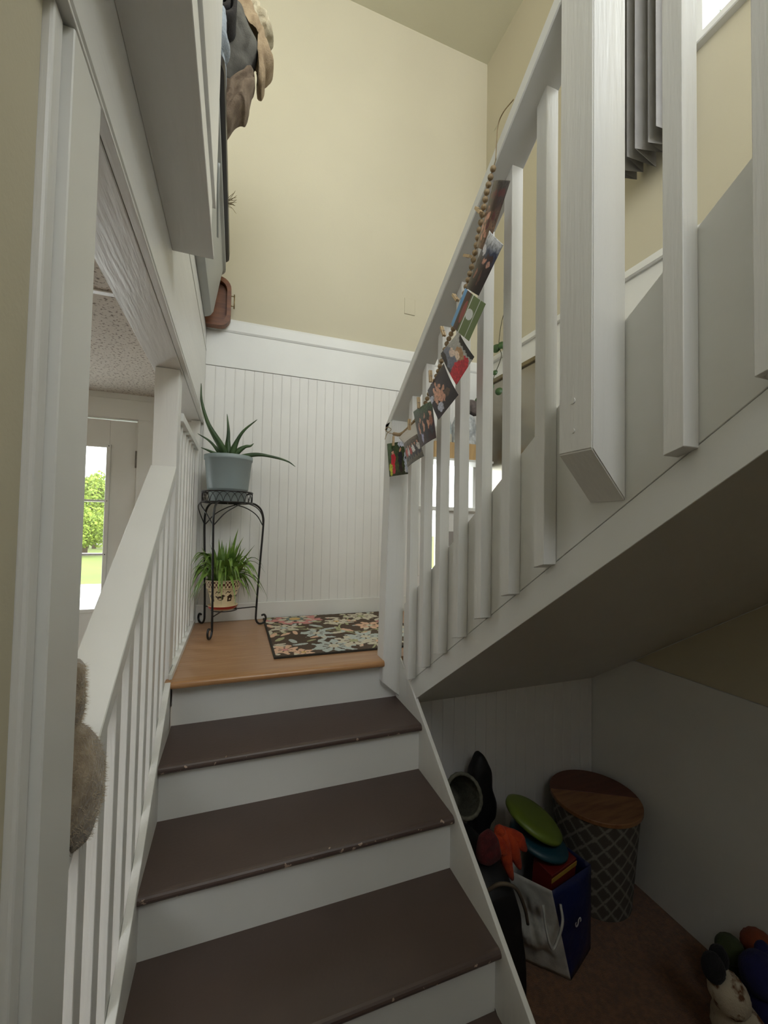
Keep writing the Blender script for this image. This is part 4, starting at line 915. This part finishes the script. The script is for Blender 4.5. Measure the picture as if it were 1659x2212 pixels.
# discs and toys that fill the bag
def disc(name, c, r, h, m, tilt, label, cat, grp=None):
    o = lathe(name, [(0, h), (r * 0.55, h), (r * 0.85, h * 0.9), (r, h * 0.45), (r, 0), (r * 0.93, 0), (r * 0.9, h * 0.35), (r * 0.6, h * 0.7), (0, h * 0.75)], (0, 0, 0), m, None, 40)
    o.location = c; o.rotation_euler = tilt; return tag(o, label, cat, grp)
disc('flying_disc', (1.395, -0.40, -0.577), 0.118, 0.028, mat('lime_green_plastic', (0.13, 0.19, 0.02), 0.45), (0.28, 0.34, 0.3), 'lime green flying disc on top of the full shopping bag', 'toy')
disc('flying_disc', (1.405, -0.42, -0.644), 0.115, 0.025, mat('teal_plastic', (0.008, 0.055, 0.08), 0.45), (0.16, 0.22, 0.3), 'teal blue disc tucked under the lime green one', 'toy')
rbx = tag(empty('red_box', (1.43, -0.44, -0.75)), 'red box with a yellow edge sticking out of the shopping bag', 'box')
o = box('box_body', -0.076, 0.076, -0.042, 0.042, -0.36, 0.0, mat('red_card', (0.14, 0.010, 0.008), 0.5), rbx, 0.002); o2 = box('yellow_edge', -0.0765, 0.0765, -0.0435, -0.0415, -0.030, -0.012, mat('yellow_card', (0.42, 0.27, 0.05), 0.5), rbx)
for q_ in (o, o2): q_.matrix_world = Matrix.Translation((1.43, -0.488, -0.670)) @ Matrix.Rotation(0.20, 4, 'Z') @ Matrix.Rotation(-0.04, 4, 'Y') @ Matrix.Rotation(0.11, 4, 'X')
bpy.context.view_layer.update()
mws = [(q_, q_.matrix_world.copy()) for q_ in (o, o2)]; 
for q_, mw in mws: q_.matrix_parent_inverse = rbx.matrix_world.inverted()
gl = tag(empty('rope_toy', (1.235, -0.47, -0.62)), 'bright orange fleece rope toy hanging from the black bag', 'toy')
M['orange'] = fab('orange_fleece', (0.55, 0.065, 0.012), (0.35, 0.03, 0.008))
for k, (dx, dz, l) in enumerate(((0, 0, 0.17), (0.035, -0.01, 0.14), (-0.02, 0.0, 0.08), (0.06, -0.005, 0.08))):
    tube('strand', crv([(1.175 + dx * 0.3, -0.475, -0.515), (1.185 + dx, -0.49, -0.54 + dz), (1.195 + dx, -0.50, -0.515 - l * 0.6), (1.22 + dx, -0.50, -0.515 - l)], 5), [0.012, 0.014, 0.016, 0.019, 0.021, 0.022, 0.024, 0.024, 0.024, 0.023, 0.022, 0.019, 0.017, 0.014, 0.011, 0.006], M['orange'], gl, 8)
bmx = bmesh.new(); bmesh.ops.create_icosphere(bmx, subdivisions=2, radius=0.022, matrix=Matrix.Translation((1.178, -0.48, -0.515))); frombm('knot', bmx, M['orange'], gl, True)
adopt(gl)
M['blackfab'] = mat('black_nylon', (0.0035, 0.0035, 0.0045), 0.6, 0.3, 12, 0.4, 40)
bk = tag(empty('duffel_bag', (1.12, -0.47, ZF)), 'black nylon bag slumped between the stairs and the shopping bag', 'bag')
dbd = lump('body', [(0.985, -1.056), (1.10, -1.058), (1.205, -1.05), (1.215, -0.9), (1.185, -0.70), (1.15, -0.585), (1.09, -0.56), (1.01, -0.58), (0.985, -0.75)], -0.62, -0.26, M['blackfab'], bk, wob=0.015, fr=8, seed=3)
tube('strap', crv([(1.03, -0.60, -0.60), (1.06, -0.64, -0.545), (1.12, -0.645, -0.57), (1.17, -0.63, -0.66), (1.20, -0.61, -0.74)], 6), 0.006, mat('grey_brown_strap', (0.10, 0.075, 0.05), 0.8), dbd, 6)
adopt(bk)
tag(lump('nylon_cover', [(1.2, -1.052), (1.36, -1.052), (1.309, -0.75), (1.349, -0.664), (1.338, -0.549), (1.309, -0.446), (1.281, -0.395), (1.252, -0.406), (1.229, -0.469), (1.218, -0.607), (1.229, -0.738)], -0.235, -0.155, M['blackfab'], wob=0.008, fr=14, seed=5), 'black folded nylon cover standing upright behind the black bag', 'bag')
bs = tag(empty('wicker_basket', (1.05, -0.42, -0.55)), 'round wicker basket with a braided rim behind the black bag', 'basket')
M['wick'] = mat('grey_green_wicker', (0.12, 0.115, 0.085), 0.8, 0.4, 40, 0.6, 120)
ax = Vector((0.0, -0.80, 0.60)).normalized(); e1 = ax.orthogonal().normalized(); e2 = ax.cross(e1); cb = Vector((1.052, -0.43, -0.39))
V, F = tube_data([cb + (e1 * math.cos(2 * PI * k / 40) + e2 * math.sin(2 * PI * k / 40)) * 0.070 for k in range(41)], [0.0065 + 0.0015 * (k % 2) for k in range(41)], 7, False); newmesh('rim', V, F, M['wick'], bs, True)
V = []; F = []
for j in range(8):
    for k in range(36):
        a = 2 * PI * k / 36; V.append(cb - ax * 0.024 * j + (e1 * math.cos(a) + e2 * math.sin(a)) * (0.070 - 0.003 * j + 0.0015 * (k % 2)))
for j in range(7):
    for k in range(36): F.append((j * 36 + k, j * 36 + (k + 1) % 36, (j + 1) * 36 + (k + 1) % 36, (j + 1) * 36 + k))
F.append(tuple(7 * 36 + k for k in range(36))); o = newmesh('wall', V, F, M['wick'], bs, True); md = o.modifiers.new('t', 'SOLIDIFY'); md.thickness = 0.003
adopt(bs)
tag(lump('red_cloth', [(1.05, -0.55), (1.09, -0.565), (1.125, -0.55), (1.12, -0.49), (1.10, -0.46), (1.06, -0.48)], -0.56, -0.505, fab('dark_red_cloth', (0.12, 0.012, 0.014), (0.06, 0.006, 0.008)), wob=0.012, seed=8), 'dark red cloth bunched between the wicker basket and the orange toy', 'cloth')
# soft toys at the right
TY = 'soft toys in front of the nook wall'
def plush(name, label, balls, m_list, grp):
    e = tag(empty(name, (balls[0][1][0], balls[0][1][1], ZF)), label, 'soft toy', grp)
    for nm, c, r, mm in balls:
        bmx = bmesh.new(); bmesh.ops.create_icosphere(bmx, subdivisions=4, radius=1.0)
        for v in bmx.verts:
            d = v.co.copy(); k = 1 + 0.05 * noise.noise(d * 5 + Vector(c) * 9) + 0.03 * noise.noise(d * 16)
            v.co = Vector((d.x * r[0] * k, d.y * r[1] * k, d.z * r[2] * k)) + Vector(c)
        frombm(nm, bmx, mm, e, True)
    adopt(e); return e
spot = mat('cream_plush_with_brown_spots', (0.46, 0.40, 0.30), 0.95, 0, 22, 0.9, 200, col2=(0.12, 0.05, 0.02), ramp=(0.40, 0.48)); blk = fab('black_plush', (0.006, 0.005, 0.006)); navy = fab('navy_plush', (0.010, 0.010, 0.075)); grn = fab('olive_plush', (0.045, 0.06, 0.02)); orp = fab('rust_orange_plush', (0.25, 0.055, 0.018)); 
plush('spotted_toy', 'cream soft toy with brown spots and black ears on the brown carpet', [('body', (1.735, -0.95, -0.945), (0.052, 0.09, 0.11), spot), ('head', (1.70, -0.93, -0.815), (0.048, 0.055, 0.06), spot), ('ear', (1.662, -0.91, -0.745), (0.032, 0.03, 0.042), blk), ('ear', (1.705, -0.90, -0.74), (0.028, 0.025, 0.038), blk), ('paw', (1.695, -1.03, -1.028), (0.035, 0.045, 0.028), blk)], None, TY)
plush('navy_toy', 'navy blue round soft toy beside the spotted one', [('body', (1.885, -0.95, -0.935), (0.085, 0.09, 0.12), navy), ('head', (1.855, -0.94, -0.805), (0.068, 0.06, 0.06), navy), ('eye', (1.815, -0.985, -0.80), (0.012, 0.008, 0.012), orp), ('ear', (1.89, -0.92, -0.76), (0.025, 0.02, 0.03), navy)], None, TY)
plush('olive_toy', 'olive green soft toy behind the spotted and navy ones', [('body', (1.882, -0.815, -0.955), (0.048, 0.045, 0.10), grn), ('head', (1.885, -0.828, -0.84), (0.045, 0.042, 0.042), grn), ('foot', (1.85, -0.83, -1.032), (0.026, 0.03, 0.026), grn)], None, TY)
plush('orange_toy', 'rust orange soft toy leaning against the nook wall', [('body', (1.988, -0.85, -0.955), (0.05, 0.052, 0.10), orp), ('head', (1.988, -0.858, -0.835), (0.052, 0.05, 0.048), orp), ('foot', (2.005, -0.90, -1.034), (0.026, 0.026, 0.024), orp)], None, TY)

# ------------------------------------------------------------------ fuzzy throw over the left handrail
fz = tag(empty('fuzzy_throw', (-0.03, -0.96, 0.1)), 'fuzzy beige knitted throw hanging on the left handrail behind the post', 'throw')
V = []; F = []; nr, ns = 26, 28
def fzr(z):
    if z > 0.27: return 0.024 + 0.008 * math.sin(PI * min(1, max(0, (z - 0.265) / 0.13)))
    return 0.030 + 0.034 * math.sin(PI * min(1, max(0, (z - 0.06) / 0.215))) ** 0.9
zs2 = np.linspace(0.075, 0.385, nr); cxs = []
for z in zs2:
    for k in range(ns):
        a = 2 * PI * k / ns; r = fzr(z) * (0.25 if z in (zs2[0], zs2[-1]) else 1)
        V.append(Vector((-0.046 + r * math.cos(a), -0.965 + 1.25 * r * math.sin(a), z)) + noise.noise_vector(Vector((a * 1.5, z * 20, 3))) * 0.005)
for j in range(nr - 1):
    for k in range(ns): F.append((j * ns + k, j * ns + (k + 1) % ns, (j + 1) * ns + (k + 1) % ns, (j + 1) * ns + k))
F.append(tuple(range(ns))[::-1]); F.append(tuple((nr - 1) * ns + k for k in range(ns)))
M['fuzz'] = mat('beige_mohair', (0.34, 0.27, 0.19), 0.95, 0.35, 40, 0.9, 150, col2=(0.20, 0.15, 0.10), sheen=0.5)
body = newmesh('body', V, F, M['fuzz'], None, True)
cut = prism('rail_channel', [(-1.2, LZ(-1.2)), (-0.7, LZ(-0.7)), (-0.7, -0.3), (-1.2, -0.3)], 'x', LX0 - 0.0003, LX1 + 0.0003, None)
bo = body.modifiers.new('channel', 'BOOLEAN'); bo.operation = 'DIFFERENCE'; bo.solver = 'EXACT'; bo.object = cut
bpy.context.view_layer.update()
bme = bpy.data.meshes.new_from_object(body.evaluated_get(bpy.context.evaluated_depsgraph_get()))
body.modifiers.clear(); body.data = bme; bpy.data.objects.remove(cut); body.parent = fz
HV = []; HF = []; rs = random.Random(21)
for i in range(5200):
    j = rs.randrange(1, nr - 2); k = rs.randrange(ns); p = V[j * ns + k].lerp(V[(j + 1) * ns + (k + 1) % ns], rs.random())
    c = Vector((-0.045, -0.965, p.z)); d = (p - c).normalized(); d = (d + Vector((rs.uniform(-.6, .6), rs.uniform(-.6, .6), rs.uniform(-.9, .3)))).normalized(); l = rs.uniform(0.003, 0.010)
    s_ = d.orthogonal().normalized() * 0.0004; b = len(HV); HV += [p - s_, p + s_, p + d * l]; HF.append((b, b + 1, b + 2))
fu = newmesh('fuzz', HV, HF, mat('beige_fuzz_hair', (0.44, 0.36, 0.26), 0.9, 0.3, 40), fz); fu['kind'] = 'stuff'
adopt(fz)

# ================================================================== OUTDOORS
M['lawn'] = mat('yellow_green_lawn', (0.095, 0.125, 0.008), 0.95, 0.3, 1.2, 0.3, 20, col2=(0.075, 0.105, 0.006))  # the grass's own yellow-green, varied at random
lawn = struct(box('ground_lawn', -40, 40, 11.3, 60, -1.3, -1.12, M['lawn']))
drive = struct(box('ground_driveway', -40, 40, 1.2, 11.3, -1.3, -1.125, mat('pale_gravel', (0.72, 0.71, 0.70), 0.95, 0.1, 8, 0.2, 60)))
M['fol'] = mat('bright_foliage', (0.19, 0.25, 0.02), 0.8, 0.4, 3, col2=(0.10, 0.16, 0.012)); M['fol2'] = mat('deep_foliage', (0.09, 0.14, 0.02), 0.8, 0.4, 3, col2=(0.05, 0.09, 0.015)); M['bark'] = mat('bark', (0.10, 0.07, 0.05), 0.9)
def tree(name, label, c, h, rad, m, n=2600, seed=0, leaf=0.16):
    e = tag(empty(name, (c[0], c[1], c[2])), label, 'tree', 'trees beyond the driveway'); rs = random.Random(seed)
    tube('trunk', [(c[0], c[1], c[2]), (c[0] + 0.1, c[1], c[2] + h * 0.5), (c[0], c[1] + 0.1, c[2] + h * 0.8)], [0.12, 0.09, 0.03], M['bark'], e, 7)
    V = []; F = []
    for i in range(n):
        while True:
            d = Vector((rs.uniform(-1, 1), rs.uniform(-1, 1), rs.uniform(-1, 1)))
            if 0.3 < d.length < 1: break
        k = 0.75 + 0.3 * noise.noise(d * 2 + Vector((seed, 0, 0)))
        p = Vector((c[0] + d.x * rad * k, c[1] + d.y * rad * k, c[2] + h * 0.52 + d.z * h * 0.5 * k))
        a = Vector((rs.uniform(-1, 1), rs.uniform(-1, 1), rs.uniform(-1, 1))).normalized(); b_ = a.orthogonal().normalized(); l = leaf * rs.uniform(0.5, 1.2)
        q = len(V); V += [p - a * l, p + b_ * l * 0.5, p + a * l, p - b_ * l * 0.5]; F.append((q, q + 1, q + 2, q + 3))
    f = newmesh('foliage', V, F, m, e); f['kind'] = 'stuff'; adopt(e)
GZ = -1.12
tree('tree', 'tall bright green tree beyond the lawn, seen through the door glass', (-7.7, 27, GZ), 4.9, 2.2, M['fol'], 9000, 1, 0.12)
tree('tree', 'darker green tree beside the white shed seen through the door glass', (-12.4, 30, GZ), 6.0, 2.3, M['fol2'], 5200, 2, 0.14)
tree('tree', 'low bushy tree in front of the white shed, through the door glass', (-6.6, 21.6, GZ), 2.5, 1.7, M['fol'], 6000, 3, 0.085)
tree('tree', 'tree at the end of the tree row, partly hidden by the door stile', (-1.6, 27, GZ), 5.2, 2.3, M['fol2'], 2400, 4, 0.18)
tree('tree', 'wide tree at the far end of the row beyond the lawn', (-18.0, 28, GZ), 5.4, 2.5, M['fol'], 2400, 5, 0.18)
tree('garden_tree', 'leafy tree outside the upper stair window', (6.5, 2.2, GZ), 10.5, 2.2, M['fol2'], 3200, 6, 0.13)
shed = tag(empty('shed', (-7.6, 33, GZ)), 'small white shed with a pale roof among the trees', 'building')
box('wall', -9.2, -6.2, 32, 35, GZ, GZ + 3.6, M['white'], shed); prism('roof', [(-9.5, GZ + 3.6), (-5.9, GZ + 3.6), (-7.7, GZ + 5.0)], 'y', 31.8, 35.2, mat('pale_roof', (0.7, 0.7, 0.72), 0.7), shed); adopt(shed)
